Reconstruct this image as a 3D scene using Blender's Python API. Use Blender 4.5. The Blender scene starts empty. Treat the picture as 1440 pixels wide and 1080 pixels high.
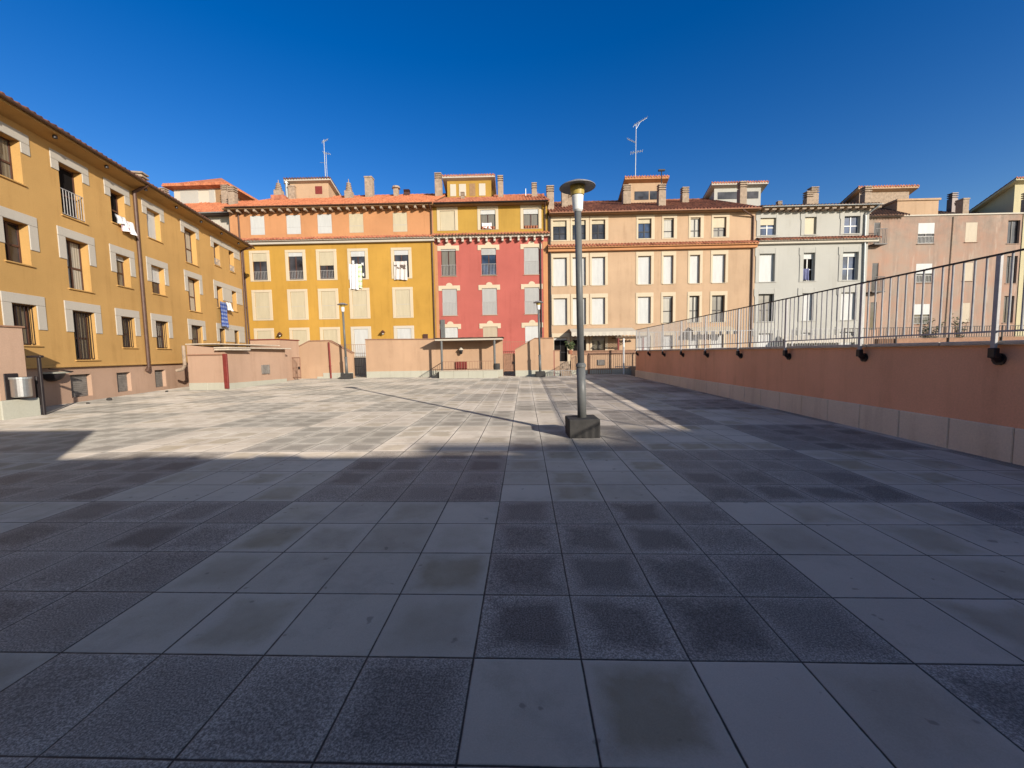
import bpy, math, random
from mathutils import Vector, Matrix
random.seed(7)
S = bpy.context.scene
COL = S.collection
R = math.radians

# ------------------------------------------------------------------ materials
def mat(name, rgb, rough=.8, spec=.3, metal=0.0):
    m = bpy.data.materials.new(name); m.use_nodes = True
    b = m.node_tree.nodes['Principled BSDF']
    b.inputs['Base Color'].default_value = (*rgb, 1); b.inputs['Roughness'].default_value = rough
    b.inputs['Specular IOR Level'].default_value = spec; b.inputs['Metallic'].default_value = metal
    return m
class G:                                     # tiny node helper
    def __init__(s, m):
        s.t = m.node_tree; s.n = s.t.nodes; s.b = s.n['Principled BSDF']
        s.co = s.n.new('ShaderNodeTexCoord').outputs['Object']
    def link(s, a, b): s.t.links.new(a, b)
    def val(s, sock, v):
        if hasattr(v, 'is_linked') or isinstance(v, bpy.types.NodeSocket): s.link(v, sock)
        else: sock.default_value = v
    def math(s, op, a, b=0.0, c=None):
        n = s.n.new('ShaderNodeMath'); n.operation = op
        s.val(n.inputs[0], a); s.val(n.inputs[1], b)
        if c is not None: s.val(n.inputs[2], c)
        return n.outputs[0]
    def scale(s, v):
        n = s.n.new('ShaderNodeMapping'); n.inputs['Scale'].default_value = v; s.link(s.co, n.inputs['Vector']); return n.outputs[0]
    def noise(s, sc, detail=4, rough=.6, vec=None):
        n = s.n.new('ShaderNodeTexNoise'); n.inputs['Scale'].default_value = sc; n.inputs['Detail'].default_value = detail
        n.inputs['Roughness'].default_value = rough; s.link(vec or s.co, n.inputs['Vector']); return n.outputs['Fac']
    def ramp(s, fac, stops):
        n = s.n.new('ShaderNodeValToRGB'); e = n.color_ramp.elements
        e[0].position, e[1].position = stops[0][0], stops[-1][0]
        for q in stops[1:-1]: e.new(q[0])
        for k, q in zip(e, stops):
            c = q[1]; k.color = (*c, 1) if isinstance(c, tuple) else (c, c, c, 1)
        s.link(fac, n.inputs[0]); return n.outputs[0]
    def mix(s, fac, a, b, mode='MIX'):
        n = s.n.new('ShaderNodeMix'); n.data_type = 'RGBA'; n.blend_type = mode
        s.val(n.inputs[0], fac)
        for sock, v in ((n.inputs[6], a), (n.inputs[7], b)):
            if isinstance(v, tuple): sock.default_value = (*v, 1)
            else: s.link(v, sock)
        return n.outputs[2]
    def bump(s, h, strength=.3, dist=.01):
        n = s.n.new('ShaderNodeBump'); n.inputs['Strength'].default_value = strength; n.inputs['Distance'].default_value = dist
        s.link(h, n.inputs['Height']); s.link(n.outputs[0], s.b.inputs['Normal'])
    def base(s, c): s.link(c, s.b.inputs['Base Color'])

def stucco(name, rgb, var=.09, stain=.12, dirt=(.35, .3, .26), rough=.9):
    m = mat(name, rgb, rough, .15); g = G(m)
    big = g.ramp(g.noise(.35, 5, .6), [(.3, 1 - var), (.7, 1 + var * .6)])
    c = g.mix(1.0, rgb, big, 'MULTIPLY')
    streak = g.noise(1.0, 6, .65, g.scale((2.6, 2.6, .22)))
    mid = g.noise(1.3, 6, .7)
    f = g.math('MULTIPLY', g.ramp(streak, [(.5, 0.0), (.78, 1.0)]), g.ramp(mid, [(.35, 0.0), (.7, 1.0)]))
    c = g.mix(g.math('MULTIPLY', f, stain * 2.2), c, tuple(rgb[i] * dirt[i] * 1.4 for i in range(3)))
    fine = g.ramp(g.noise(38, 3, .6), [(.3, .93), (.7, 1.05)])
    c = g.mix(1.0, c, fine, 'MULTIPLY')
    g.base(c); g.bump(g.noise(60, 3, .6), .25, .006)
    return m
def tiled(name, c1, c2, c3):
    m = mat(name, c1, .85, .2); g = G(m)
    v = g.n.new('ShaderNodeTexVoronoi'); v.inputs['Scale'].default_value = 1.0
    mp = g.n.new('ShaderNodeMapping'); mp.inputs['Scale'].default_value = (4.5, 2.6, 2.6); g.link(g.co, mp.inputs['Vector']); g.link(mp.outputs[0], v.inputs['Vector'])
    sep = g.n.new('ShaderNodeSeparateColor'); g.link(v.outputs['Color'], sep.inputs[0])
    c = g.ramp(sep.outputs[0], [(0, c1), (.5, c2), (1, c3)])
    d = g.ramp(g.noise(2.2, 6, .7), [(.35, .55), (.65, 1.1)])
    g.base(g.mix(.85, c, d, 'MULTIPLY')); g.bump(g.noise(30), .3, .01)
    return m
def rough_mat(name, rgb, sc=6, var=.2, rough=.8, metal=0.0, spec=.3, bump=.15):
    m = mat(name, rgb, rough, spec, metal); g = G(m)
    c = g.mix(1.0, rgb, g.ramp(g.noise(sc, 6, .65), [(.3, 1 - var), (.7, 1 + var * .5)]), 'MULTIPLY')
    g.base(c)
    if bump: g.bump(g.noise(sc * 6), bump, .005)
    return m
def shutter_mat(name, rgb, pitch=.05):
    m = mat(name, rgb, .55, .35); g = G(m)
    sx = g.n.new('ShaderNodeSeparateXYZ'); g.link(g.co, sx.inputs[0])
    saw = g.math('FRACT', g.math('DIVIDE', sx.outputs[2], pitch))
    line = g.ramp(saw, [(0, .72), (.16, 1.0), (.85, 1.0), (1, .85)])
    d = g.ramp(g.noise(1.6, 5, .6, g.scale((3, 3, .5))), [(.3, .9), (.7, 1.04)])
    c = g.mix(1.0, g.mix(1.0, rgb, line, 'MULTIPLY'), d, 'MULTIPLY')
    g.base(c); g.bump(g.math('PINGPONG', saw, .5), .5, .012)
    return m
def glass_mat(name, rgb, curtain=False):
    m = mat(name, rgb, .06, .6); g = G(m)
    n = g.noise(.9, 3, .5)
    if curtain:
        w = g.n.new('ShaderNodeTexWave'); w.inputs['Scale'].default_value = 3.2; w.inputs['Distortion'].default_value = 2.5; w.inputs['Detail'].default_value = 2
        g.link(g.scale((1, 1, .12)), w.inputs['Vector'])
        c = g.mix(1.0, rgb, g.ramp(w.outputs['Fac'], [(0, .55), (1, 1.1)]), 'MULTIPLY')
        g.b.inputs['Roughness'].default_value = .5; g.b.inputs['Coat Weight'].default_value = .6; g.b.inputs['Coat Roughness'].default_value = .04
    else:
        c = g.mix(1.0, rgb, g.ramp(n, [(.35, .35), (.65, 2.0)]), 'MULTIPLY')
        g.bump(g.noise(1.7, 2, .5), .06, .02)
    g.base(c); return m

M = {}
M['ochre'] = stucco('ochre_stucco', (.51, .308, .112), .14, .30)
M['yellow'] = stucco('golden_yellow_stucco', (0.460, 0.265, 0.054), .14, .30)
M['orange'] = stucco('orange_stucco', (0.495, 0.246, 0.118), .14, .30)
M['attic'] = stucco('mustard_stucco', (0.405, 0.25, 0.055), .14, .30)
M['red'] = stucco('coral_red_stucco', (0.423, 0.118, 0.097), .14, .30)
M['peach'] = stucco('peach_stucco', (0.470, 0.328, 0.214), .14, .30)
M['white'] = stucco('white_stucco', (.425, .42, .385), .07, .20)
def weathered(name):
    m = mat(name, (.4, .3, .2), .95, .1); g = G(m)
    a = g.ramp(g.noise(.55, 7, .7), [(.36, 0.0), (.62, 1.0)])
    c = g.mix(a, (.385, .235, .172), (.33, .262, .212))
    c = g.mix(g.math('MULTIPLY', g.ramp(g.noise(1.0, 7, .7, g.scale((1.8, 1.8, .16))), [(.48, 0.0), (.66, 1.0)]), .55), c, (.22, .175, .145))
    c = g.mix(g.math('MULTIPLY', g.ramp(g.noise(1.0, 6, .7, g.scale((2.3, 2.3, .3))), [(.55, 0.0), (.7, 1.0)]), .45), c, (.55, .46, .38))
    sx = g.n.new('ShaderNodeSeparateXYZ'); g.link(g.co, sx.inputs[0])
    top = g.math('MULTIPLY', g.ramp(g.math('DIVIDE', sx.outputs[2], 12.0), [(.72, 0.0), (1.0, 1.0)]), g.ramp(g.noise(1.3, 6, .7), [(.4, 0.0), (.62, 1.0)]))
    c = g.mix(g.math('MULTIPLY', top, .5), c, (.17, .145, .125))
    g.base(c); g.bump(g.noise(45, 4), .3, .008); return m
M['faded'] = weathered('weathered_pink_render')
M['lemon'] = stucco('pale_lemon_stucco', (.50, .45, .29), .08, .15)
M['pink'] = stucco('salmon_stucco', (0.441, 0.298, 0.215), .14, .30)
M['rwall'] = stucco('terracotta_stucco', (.90, .465, .27), .14, .30)
M['salmon'] = stucco('apricot_stucco', (0.466, 0.309, 0.201), .14, .30)
M['cream'] = stucco('cream_trim', (.56, .475, .345), .05, .10)
M['offwhite'] = stucco('offwhite_trim', (.53, .49, .415), .05, .10)
M['greyw'] = stucco('grey_white_trim', (.48, .445, .385), .05, .12)
M['roof_orange'] = tiled('orange_clay_tile', (.55, .19, .095), (.62, .24, .12), (.46, .15, .075))
M['roof_brown'] = tiled('old_brown_clay_tile', (.22, .085, .055), (.36, .15, .09), (.13, .055, .04))
M['roof_dark'] = tiled('dark_clay_tile', (.10, .06, .05), (.17, .09, .06), (.07, .05, .045))
M['roof_eave'] = tiled('shaded_eave_tile', (.13, .06, .042), (.20, .085, .055), (.085, .045, .035))  # clay darkened: shade of eaves seen from below painted into the colour
M['roof_red'] = tiled('red_clay_tile', (.42, .15, .09), (.52, .21, .12), (.30, .10, .06))
M['chimney'] = rough_mat('chimney_render', (.36, .28, .21), 5, .35, .9)
M['soffit'] = rough_mat('soffit_board', (.30, .19, .10), 4, .2)
M['plinth'] = stucco('limestone_plinth', (0.442, 0.434, 0.360), .08, .18)
M['plinth_bounce'] = stucco('bounce_lit_plinth', (.80, .68, .50), .12, .3)  # limestone with warm bounce light painted in, for the shaded right wall
M['coping'] = rough_mat('brown_clay_coping', (.30, .17, .11), 8, .25)
M['copings'] = rough_mat('stone_coping', (.58, .50, .40), 8, .2)
M['pipe'] = rough_mat('brown_painted_pipe', (.10, .055, .04), 5, .25, .5)
M['maroon'] = rough_mat('maroon_paint', (.20, .035, .03), 5, .25, .5)
M['copper'] = rough_mat('copper_gutter', (.40, .22, .14), 5, .2, .5)
M['iron'] = rough_mat('dark_iron', (.025, .02, .022), 9, .3, .45)
M['rail'] = rough_mat('grey_painted_steel', (.40, .39, .385), 9, .2, .4)
M['gmetal'] = rough_mat('galvanised_steel', (.42, .44, .44), 9, .15, .42, .5)
M['steel'] = rough_mat('brushed_steel', (.55, .55, .54), 12, .12, .3, .85)
M['pole'] = rough_mat('grey_lamp_post_paint', (.135, .14, .138), 7, .16, .42)
M['lampwhite'] = rough_mat('white_lamp_cup', (.72, .72, .70), 5, .06, .35, bump=0)
M['lampyellow'] = rough_mat('yellowed_lamp_cup', (.42, .31, .075), 5, .2, .35, bump=0)
M['shade'] = rough_mat('lamp_hat_paint', (.22, .22, .235), 6, .15, .45)
M['concrete'] = rough_mat('dark_concrete', (.05, .048, .046), 8, .3, .9)
M['frame_brown'] = rough_mat('brown_window_frame', (.085, .04, .03), 9, .2, .4)
M['frame_white'] = rough_mat('pale_window_frame', (.55, .55, .53), 9, .1, .4)
M['frame_dark'] = rough_mat('dark_window_frame', (.03, .028, .03), 9, .2, .4)
M['sh_cream'] = shutter_mat('cream_roller_shutter', (.50, .44, .31))
M['sh_white'] = shutter_mat('white_roller_shutter', (.52, .53, .52))
M['sh_grey'] = shutter_mat('grey_roller_shutter', (.38, .38, .37))
M['sh_beige'] = shutter_mat('beige_roller_shutter', (.44, .37, .27))
M['glass'] = glass_mat('window_glass', (.035, .035, .04))
M['glass_blue'] = glass_mat('blue_reflecting_glass', (.03, .05, .10))
M['glass_cur'] = glass_mat('curtained_glass', (.42, .40, .34), True)
M['glass_dim'] = glass_mat('dim_curtained_glass', (.17, .155, .12), True)
M['dark'] = mat('dark_room', (.012, .011, .011), .9, .05)
M['plate'] = rough_mat('grey_vent_plate', (.22, .20, .18), 7, .3)
M['cl_white'] = rough_mat('white_linen', (.62, .63, .64), 4, .06, .9)
M['leaf'] = rough_mat('leaf_green', (.045, .075, .03), 6, .5, .6)
M['leaf2'] = rough_mat('leaf_light', (.085, .11, .04), 6, .5, .6)
M['wood'] = rough_mat('shrub_wood', (.12, .08, .05), 6, .3)
M['clay'] = rough_mat('clay_pot', (.35, .14, .08), 6, .3)

def cloth_mat(name, base, stripe, axis, width, frac, fold=True):
    m = mat(name, base, .9, .1); g = G(m)
    sx = g.n.new('ShaderNodeSeparateXYZ'); g.link(g.co, sx.inputs[0])
    f = g.math('FRACT', g.math('DIVIDE', g.math('ADD', sx.outputs[axis], 50), width))
    k = g.math('LESS_THAN', f, frac)
    n = g.math('GREATER_THAN', g.noise(7, 3, .6), .5)
    g.base(g.mix(g.math('MULTIPLY', k, g.math('ADD', g.math('MULTIPLY', n, .5), .5)), base, stripe)); return m
M['cl_stripe'] = cloth_mat('striped_sheet', (.80, .80, .80), (.18, .19, .24), 0, .30, .10)
M['cl_green'] = cloth_mat('green_leaf_sheet', (.74, .80, .60), (.42, .55, .28), 2, .35, .45)
def motif():
    m = mat('motif_towel', (.6, .58, .55), .9, .1); g = G(m)
    sx = g.n.new('ShaderNodeSeparateXYZ'); g.link(g.co, sx.inputs[0])
    band = g.math('MULTIPLY', g.math('GREATER_THAN', sx.outputs[2], 7.95), g.math('LESS_THAN', sx.outputs[2], 8.28))
    g.base(g.mix(g.math('MULTIPLY', band, g.ramp(g.noise(4.2, 2, .5), [(.46, 0.0), (.5, 1.0)])), (.60, .56, .52), (.13, .10, .085))); return m
M['cl_towel'] = motif()
M['cl_blue'] = cloth_mat('blue_flower_sheet', (.05, .085, .27), (.20, .25, .42), 2, .22, .5)
M['cl_dusk'] = rough_mat('dusky_blue_cloth', (.13, .14, .26), 5, .2, .9)
M['cl_pink'] = cloth_mat('rosy_white_sheet', (.80, .76, .76), (.72, .42, .45), 0, .4, .12)

# paving: 56 cm slabs, 4x4-slab chequer of pale and dark stone
TS, X0, Y0 = .56, -.518 * .56, 3.626 * .56
def paving():
    m = mat('chequered_paving', (.3, .3, .3), .75, .3); g = G(m)
    sx = g.n.new('ShaderNodeSeparateXYZ'); g.link(g.co, sx.inputs[0])
    wob = g.math('MULTIPLY', g.math('SUBTRACT', g.noise(2.0, 2), .5), .012)
    u = g.math('ADD', g.math('DIVIDE', g.math('SUBTRACT', sx.outputs[0], X0), TS), wob)
    v = g.math('ADD', g.math('DIVIDE', g.math('SUBTRACT', sx.outputs[1], Y0), TS), wob)
    iu, iv = g.math('FLOOR', u), g.math('FLOOR', v)
    fu, fv = g.math('FRACT', u), g.math('FRACT', v)
    par = g.math('ADD', g.math('FLOOR', g.math('DIVIDE', iu, 4.0)), g.math('FLOOR', g.math('DIVIDE', iv, 4.0)))
    par = g.math('FLOORED_MODULO', par, 2.0)           # 0 = dark
    cb = g.n.new('ShaderNodeCombineXYZ'); g.link(iu, cb.inputs[0]); g.link(iv, cb.inputs[1])
    wn = g.n.new('ShaderNodeTexWhiteNoise'); wn.noise_dimensions = '2D'; g.link(cb.outputs[0], wn.inputs['Vector'])
    rnd = wn.outputs['Value']
    sc = g.n.new('ShaderNodeSeparateColor'); g.link(wn.outputs['Color'], sc.inputs[0])
    eu = g.math('MINIMUM', fu, g.math('SUBTRACT', 1.0, fu)); ev = g.math('MINIMUM', fv, g.math('SUBTRACT', 1.0, fv))
    edge = g.math('MINIMUM', eu, ev)
    off = g.n.new('ShaderNodeVectorMath'); off.operation = 'MULTIPLY_ADD'
    g.link(wn.outputs['Color'], off.inputs[0]); off.inputs[1].default_value = (40, 40, 40); g.link(g.co, off.inputs[2])
    blot = g.noise(3.2, 5, .6, off.outputs[0])
    cen = g.ramp(g.math('ADD', edge, g.math('MULTIPLY', g.math('SUBTRACT', blot, .5), .45)), [(.05, 0.0), (.24, 1.0)])
    fine = g.noise(140, 3, .75); gran = g.noise(105, 2, .7)
    dirt = g.math('MULTIPLY', cen, g.ramp(g.math('ADD', g.math('MULTIPLY', sc.outputs[1], .7), g.math('MULTIPLY', blot, .6)), [(.45, 0.0), (1.0, 1.0)]))
    # pale slabs
    pl = g.mix(rnd, (.445, .388, .33), (.52, .455, .395))
    pl = g.mix(g.math('MULTIPLY', dirt, .85), pl, (.30, .25, .175))
    pl = g.mix(1.0, pl, g.ramp(fine, [(.3, .9), (.7, 1.07)]), 'MULTIPLY')
    dk = g.mix(rnd, (.255, .225, .20), (.33, .295, .265))
    dk = g.mix(g.math('MULTIPLY', cen, g.math('ADD', .18, g.math('MULTIPLY', sc.outputs[2], .65))), dk, (.115, .10, .09))
    dk = g.mix(1.0, dk, g.ramp(gran, [(.36, .52), (.5, .97), (.66, 1.75)]), 'MULTIPLY')
    sun_mask = g.math('MULTIPLY', g.ramp(g.math('ADD', g.math('MULTIPLY', sx.outputs[1], .1), g.math('MULTIPLY', g.noise(.3, 4), .5)), [(.80, 0.0), (1.0, 1.0)]), g.ramp(g.math('ADD', g.math('MULTIPLY', sx.outputs[0], .1), g.math('MULTIPLY', g.noise(.3, 4), .4)), [(.2, 1.0), (.5, 0.0)]))
    sun_tone = g.mix(1.0, g.mix(rnd, (.205, .196, .17), (.26, .248, .218)), g.ramp(cen, [(0, 1.28), (1, .82)]), 'MULTIPLY')
    dk = g.mix(g.math('MULTIPLY', sun_mask, .8), dk, sun_tone)      # sunlit tone painted into the far slabs, evening out the chequer
    pl = g.mix(g.math('MULTIPLY', sun_mask, .5), pl, sun_tone)
    c = g.mix(par, dk, pl)
    c = g.mix(1.0, c, g.ramp(g.noise(.5, 5, .65), [(.3, .88), (.7, 1.1)]), 'MULTIPLY')
    jn = g.math('ADD', edge, g.math('MULTIPLY', g.math('SUBTRACT', g.noise(24, 3), .5), .008))
    joint = g.ramp(g.math('ADD', jn, g.math('MULTIPLY', g.math('SUBTRACT', g.noise(1.1, 3), .5), .012)), [(.006, 1.0), (.012, 0.0)])
    st1 = g.ramp(g.noise(.9, 7, .72), [(.52, 0.0), (.68, 1.0)]); spots = g.ramp(g.noise(9, 2, .5), [(.70, 0.0), (.74, 1.0)])
    c = g.mix(g.math('MULTIPLY', st1, .30), c, (.12, .105, .085)); c = g.mix(g.math('MULTIPLY', spots, .45), c, (.09, .08, .07))
    lip = g.ramp(edge, [(.012, .12), (.05, 0.0)])
    c = g.mix(lip, c, (.52, .50, .45))
    c = g.mix(joint, c, (.03, .028, .026))
    g.base(c)
    h = g.math('ADD', g.math('MULTIPLY', g.ramp(edge, [(.006, 0.0), (.02, 1.0)]), 1.0), g.math('MULTIPLY', gran, .2))
    g.bump(h, .7, .006)
    if 'Diffuse Roughness' in g.b.inputs: g.b.inputs['Diffuse Roughness'].default_value = 1.0
    g.link(g.mix(par, (.62, .62, .62), (.72, .72, .72)), g.b.inputs['Roughness'])
    return m
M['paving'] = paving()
M['ground'] = rough_mat('bare_ground', (.25, .22, .18), .3, .3, .95)
M['terrace'] = rough_mat('terrace_paving', (.34, .30, .25), 1, .2, .9)

# ------------------------------------------------------------------ mesh helpers
class MB:
    def __init__(s): s.v = []; s.f = []; s.mi = []; s.k = 0
    def add(s, vs, fs):
        o = len(s.v); s.v += [tuple(p) for p in vs]; s.f += [tuple(i + o for i in f) for f in fs]; s.mi += [s.k] * len(fs); return s
    def box(s, x0, x1, y0, y1, z0, z1):
        return s.add([(x0, y0, z0), (x1, y0, z0), (x1, y1, z0), (x0, y1, z0), (x0, y0, z1), (x1, y0, z1), (x1, y1, z1), (x0, y1, z1)],
                     [(0, 3, 2, 1), (4, 5, 6, 7), (0, 1, 5, 4), (1, 2, 6, 5), (2, 3, 7, 6), (3, 0, 4, 7)])
    def bbox(s, x0, x1, y0, y1, z0, z1, b=.012):        # box with chamfered edges
        b = min(b, (x1 - x0) * .4, (y1 - y0) * .4, (z1 - z0) * .4)
        xs, ys, zs = (x0, x1), (y0, y1), (z0, z1); sg = (1, -1); V = []; idx = {}
        for i in (0, 1):
            for j in (0, 1):
                for k in (0, 1):
                    for a in range(3):
                        d = [b * sg[i], b * sg[j], b * sg[k]]; d[a] = 0
                        idx[i, j, k, a] = len(V); V.append((xs[i] + d[0], ys[j] + d[1], zs[k] + d[2]))
        F = []
        for a in range(3):
            o = [q for q in range(3) if q != a]
            for e in (0, 1):
                q = []
                for p, r in ((0, 0), (1, 0), (1, 1), (0, 1)):
                    t = [0, 0, 0]; t[a] = e; t[o[0]] = p; t[o[1]] = r; q.append(idx[t[0], t[1], t[2], a])
                F.append(tuple(q))
        for a in range(3):                                # edge along axis a
            o = [q for q in range(3) if q != a]
            for p in (0, 1):
                for r in (0, 1):
                    q = []
                    for e, face in ((0, o[0]), (0, o[1]), (1, o[1]), (1, o[0])):
                        t = [0, 0, 0]; t[a] = e; t[o[0]] = p; t[o[1]] = r; q.append(idx[t[0], t[1], t[2], face])
                    F.append(tuple(q))
        for i in (0, 1):
            for j in (0, 1):
                for k in (0, 1): F.append(tuple(idx[i, j, k, a] for a in range(3)))
        return s.add(V, F)
    def tube(s, p, q, r, r2=None, n=8, cap=True):
        p, q = Vector(p), Vector(q); d = (q - p).normalized(); a = d.orthogonal().normalized(); b = d.cross(a)
        r2 = r if r2 is None else r2; V = []
        for c, rr in ((p, r), (q, r2)):
            for i in range(n):
                t = 2 * math.pi * i / n; V.append(c + a * (rr * math.cos(t)) + b * (rr * math.sin(t)))
        F = [(i, (i + 1) % n, n + (i + 1) % n, n + i) for i in range(n)]
        if cap: F += [tuple(range(n))[::-1], tuple(range(n, 2 * n))]
        return s.add(V, F)
    def path(s, pts, r, n=8):
        for a, b in zip(pts, pts[1:]): s.tube(a, b, r, n=n)
        return s
    def lathe(s, prof, cx=0, cy=0, n=24):
        V = []; F = []
        for r, z in prof:
            for i in range(n):
                t = 2 * math.pi * i / n; V.append((cx + r * math.cos(t), cy + r * math.sin(t), z))
        for k in range(len(prof) - 1):
            for i in range(n):
                j = (i + 1) % n; F.append((k * n + i, k * n + j, k * n + n + j, k * n + n + i))
        F.append(tuple(range(n))[::-1]); F.append(tuple(range((len(prof) - 1) * n, len(prof) * n)))
        return s.add(V, F)
    def poly(s, pts, y0, y1):                             # outline in x,z given thickness along y
        n = len(pts); V = [(x, y0, z) for x, z in pts] + [(x, y1, z) for x, z in pts]
        return s.add(V, [tuple(range(n)), tuple(range(n, 2 * n))[::-1]] + [(i, n + i, n + (i + 1) % n, (i + 1) % n) for i in range(n)])
    def build(s, name, m, parent=None, smooth=False):
        me = bpy.data.meshes.new(name); me.from_pydata(s.v, [], s.f)
        ms = m if isinstance(m, (list, tuple)) else [m]
        for q in ms: me.materials.append(M[q] if isinstance(q, str) else q)
        me.polygons.foreach_set('material_index', s.mi)
        import bmesh
        bm = bmesh.new(); bm.from_mesh(me); bmesh.ops.recalc_face_normals(bm, faces=bm.faces); bm.to_mesh(me); bm.free()
        if smooth: me.shade_smooth() if hasattr(me, 'shade_smooth') else None
        o = bpy.data.objects.new(name, me); COL.objects.link(o)
        if parent: o.parent = parent
        return o
def tag(o, label, cat, group=None, kind=None):
    if label: o['label'] = label
    if cat: o['category'] = cat
    if group: o['group'] = group
    if kind: o['kind'] = kind
    return o
def empty(name, loc, rz, label, cat, group=None):
    o = bpy.data.objects.new(name, None); COL.objects.link(o); o.location = loc; o.rotation_euler = (0, 0, rz); o.empty_display_size = .3
    return tag(o, label, cat, group)
def copy_tree(o, parent=None):
    c = o.copy(); COL.objects.link(c)
    if parent: c.parent = parent
    for ch in list(o.children): copy_tree(ch, c)
    return c

def tiles(mb, x0, x1, yA, zA, yB, zB, sp=.235, amp=.05, row=.40, seg=6, drop=.07):
    """barrel tile sheet rising from the eave (yA,zA) to (yB,zB)"""
    n = max(1, round((x1 - x0) / sp)); L = math.hypot(yB - yA, zB - zA); rows = max(1, round(L / row)); N = n * seg
    lines = [(0.0, -drop)]
    for i in range(rows):
        lines.append((i / rows, .028)); lines.append(((i + 1) / rows, 0.0))
    V = []; F = []
    jit = [random.uniform(-.012, .012) for _ in range(n + 1)]
    for t, h in lines:
        y = yA + (yB - yA) * t; z = zA + (zB - zA) * t
        for k in range(N + 1):
            ph = k / seg; w = math.sin(2 * math.pi * ph); w = math.copysign(abs(w) ** .7, w)
            V.append((x0 + (x1 - x0) * k / N, y + (jit[int(ph)] if t == 0 else 0), z + h + amp * w))
    for r in range(len(lines) - 1):
        for k in range(N): a = r * (N + 1) + k; F.append((a, a + 1, a + N + 2, a + N + 1))
    return mb.add(V, F)

def wall_holes(mb, x0, x1, z0, z1, holes, mr=None):
    """front face at y=0 with rectangular openings (a,b,c,d,depth) and their reveals"""
    xs = sorted({x0, x1, *[h[i] for h in holes for i in (0, 1)]}); zs = sorted({z0, z1, *[h[i] for h in holes for i in (2, 3)]})
    xs = [x for x in xs if x0 <= x <= x1]; zs = [z for z in zs if z0 <= z <= z1]
    iv = {}; V = []; F = []
    def vid(i, j):
        if (i, j) not in iv: iv[i, j] = len(V); V.append((xs[i], 0, zs[j]))
        return iv[i, j]
    for i in range(len(xs) - 1):
        for j in range(len(zs) - 1):
            cx, cz = (xs[i] + xs[i + 1]) / 2, (zs[j] + zs[j + 1]) / 2
            if any(h[0] < cx < h[1] and h[2] < cz < h[3] for h in holes): continue
            F.append((vid(i, j), vid(i + 1, j), vid(i + 1, j + 1), vid(i, j + 1)))
    mb.add(V, F)
    k0 = mb.k
    if mr is not None: mb.k = mr
    for a, b, c, d, t in holes:
        c = max(c, z0); d = min(d, z1)
        if d <= c: continue
        mb.add([(a, 0, c), (b, 0, c), (b, 0, d), (a, 0, d), (a, t, c), (b, t, c), (b, t, d), (a, t, d)], [(0, 4, 5, 1), (1, 5, 6, 2), (2, 6, 7, 3), (3, 7, 4, 0), (4, 7, 6, 5)])
    mb.k = k0
    return mb

def bars(mb, x0, x1, z0, z1, y, sp=.11, r=.008, rail=.012):
    n = max(2, round((x1 - x0) / sp))
    for i in range(n + 1): x = x0 + (x1 - x0) * i / n; mb.box(x - r, x + r, y - r, y + r, z0, z1)
    mb.box(x0 - .02, x1 + .02, y - rail, y + rail, z1, z1 + 2 * rail); mb.box(x0 - .02, x1 + .02, y - rail, y + rail, z0 - .02, z0)
    return mb

def window(root, a, b, c, d, t, style, frame='frame_brown', sh='sh_cream', glass='glass', rail=None, sill=None, railmat='rail', split=None, z_clip=None, flabel=None):
    """one window: its frame with pane, roller shutter, railing and sill as sub-parts"""
    y1 = t - .015; y0 = t - .065; fw = .05; mb = MB()
    mb.box(a + .004, a + fw, y0, y1, c + .004, d - .004).box(b - fw, b - .004, y0, y1, c + .004, d - .004)
    mb.box(a + fw, b - fw, y0, y1, d - fw, d - .004).box(a + fw, b - fw, y0, y1, c + .004, c + fw)
    mid = (a + b) / 2
    wide = b - a
    zs = c + (d - c) * (split if split else .0)
    if style != 'D' and wide > .72: mb.box(mid - .035, mid + .035, y0 - .008, y1, c + fw, d - fw)
    if split: mb.box(a + fw, b - fw, y0 - .004, y1, zs - .03, zs + .03)
    w = mb.build('window', frame, root)
    if flabel: w['label'] = flabel
    MB().box(a + fw - .01, b - fw + .01, y1 - .025, y1 - .012, c + fw - .01, d - fw + .01).build('pane', 'dark' if style == 'D' else glass, w)
    fr = {'S': 1.0, 'G': 0, 'D': 0}.get(style, None)
    if fr is None: fr = float(style[1:])
    if fr > 0:
        z0 = d - .005 - (d - c - .01) * fr
        q = MB().box(a + .012, b - .012, y0 - .035, y0 - .012, z0, d - .005)
        q.box(a + .012, b - .012, y0 - .042, y0 - .012, z0, z0 + .05)
        q.build('shutter', sh, w)
    if rail: bars(MB(), a + .01, b - .01, c + .07, c + .07 + rail, .02).build('railing', railmat, w)
    if sill: MB().bbox(a - .07, b + .07, -sill[0], t - .07, c - .05, c - .002).build('sill', sill[1], w)
    return w
def surround(w, outer, inner, m, proud=.03):
    """flat band around an opening, as a sub-part of its window"""
    (A, B, C, D), (a, b, c, d) = outer, inner; p = -proud
    mb = MB().bbox(A, B, p, .004, d + .001, D)
    mb.bbox(A, a - .001, p + .001, .004, c if C >= c else C, d).bbox(b + .001, B, p + .001, .004, c if C >= c else C, d)
    if C < c: mb.bbox(a - .001, b + .001, p + .002, .004, C, c - .001)
    return mb.build('surround', m, w)

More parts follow.
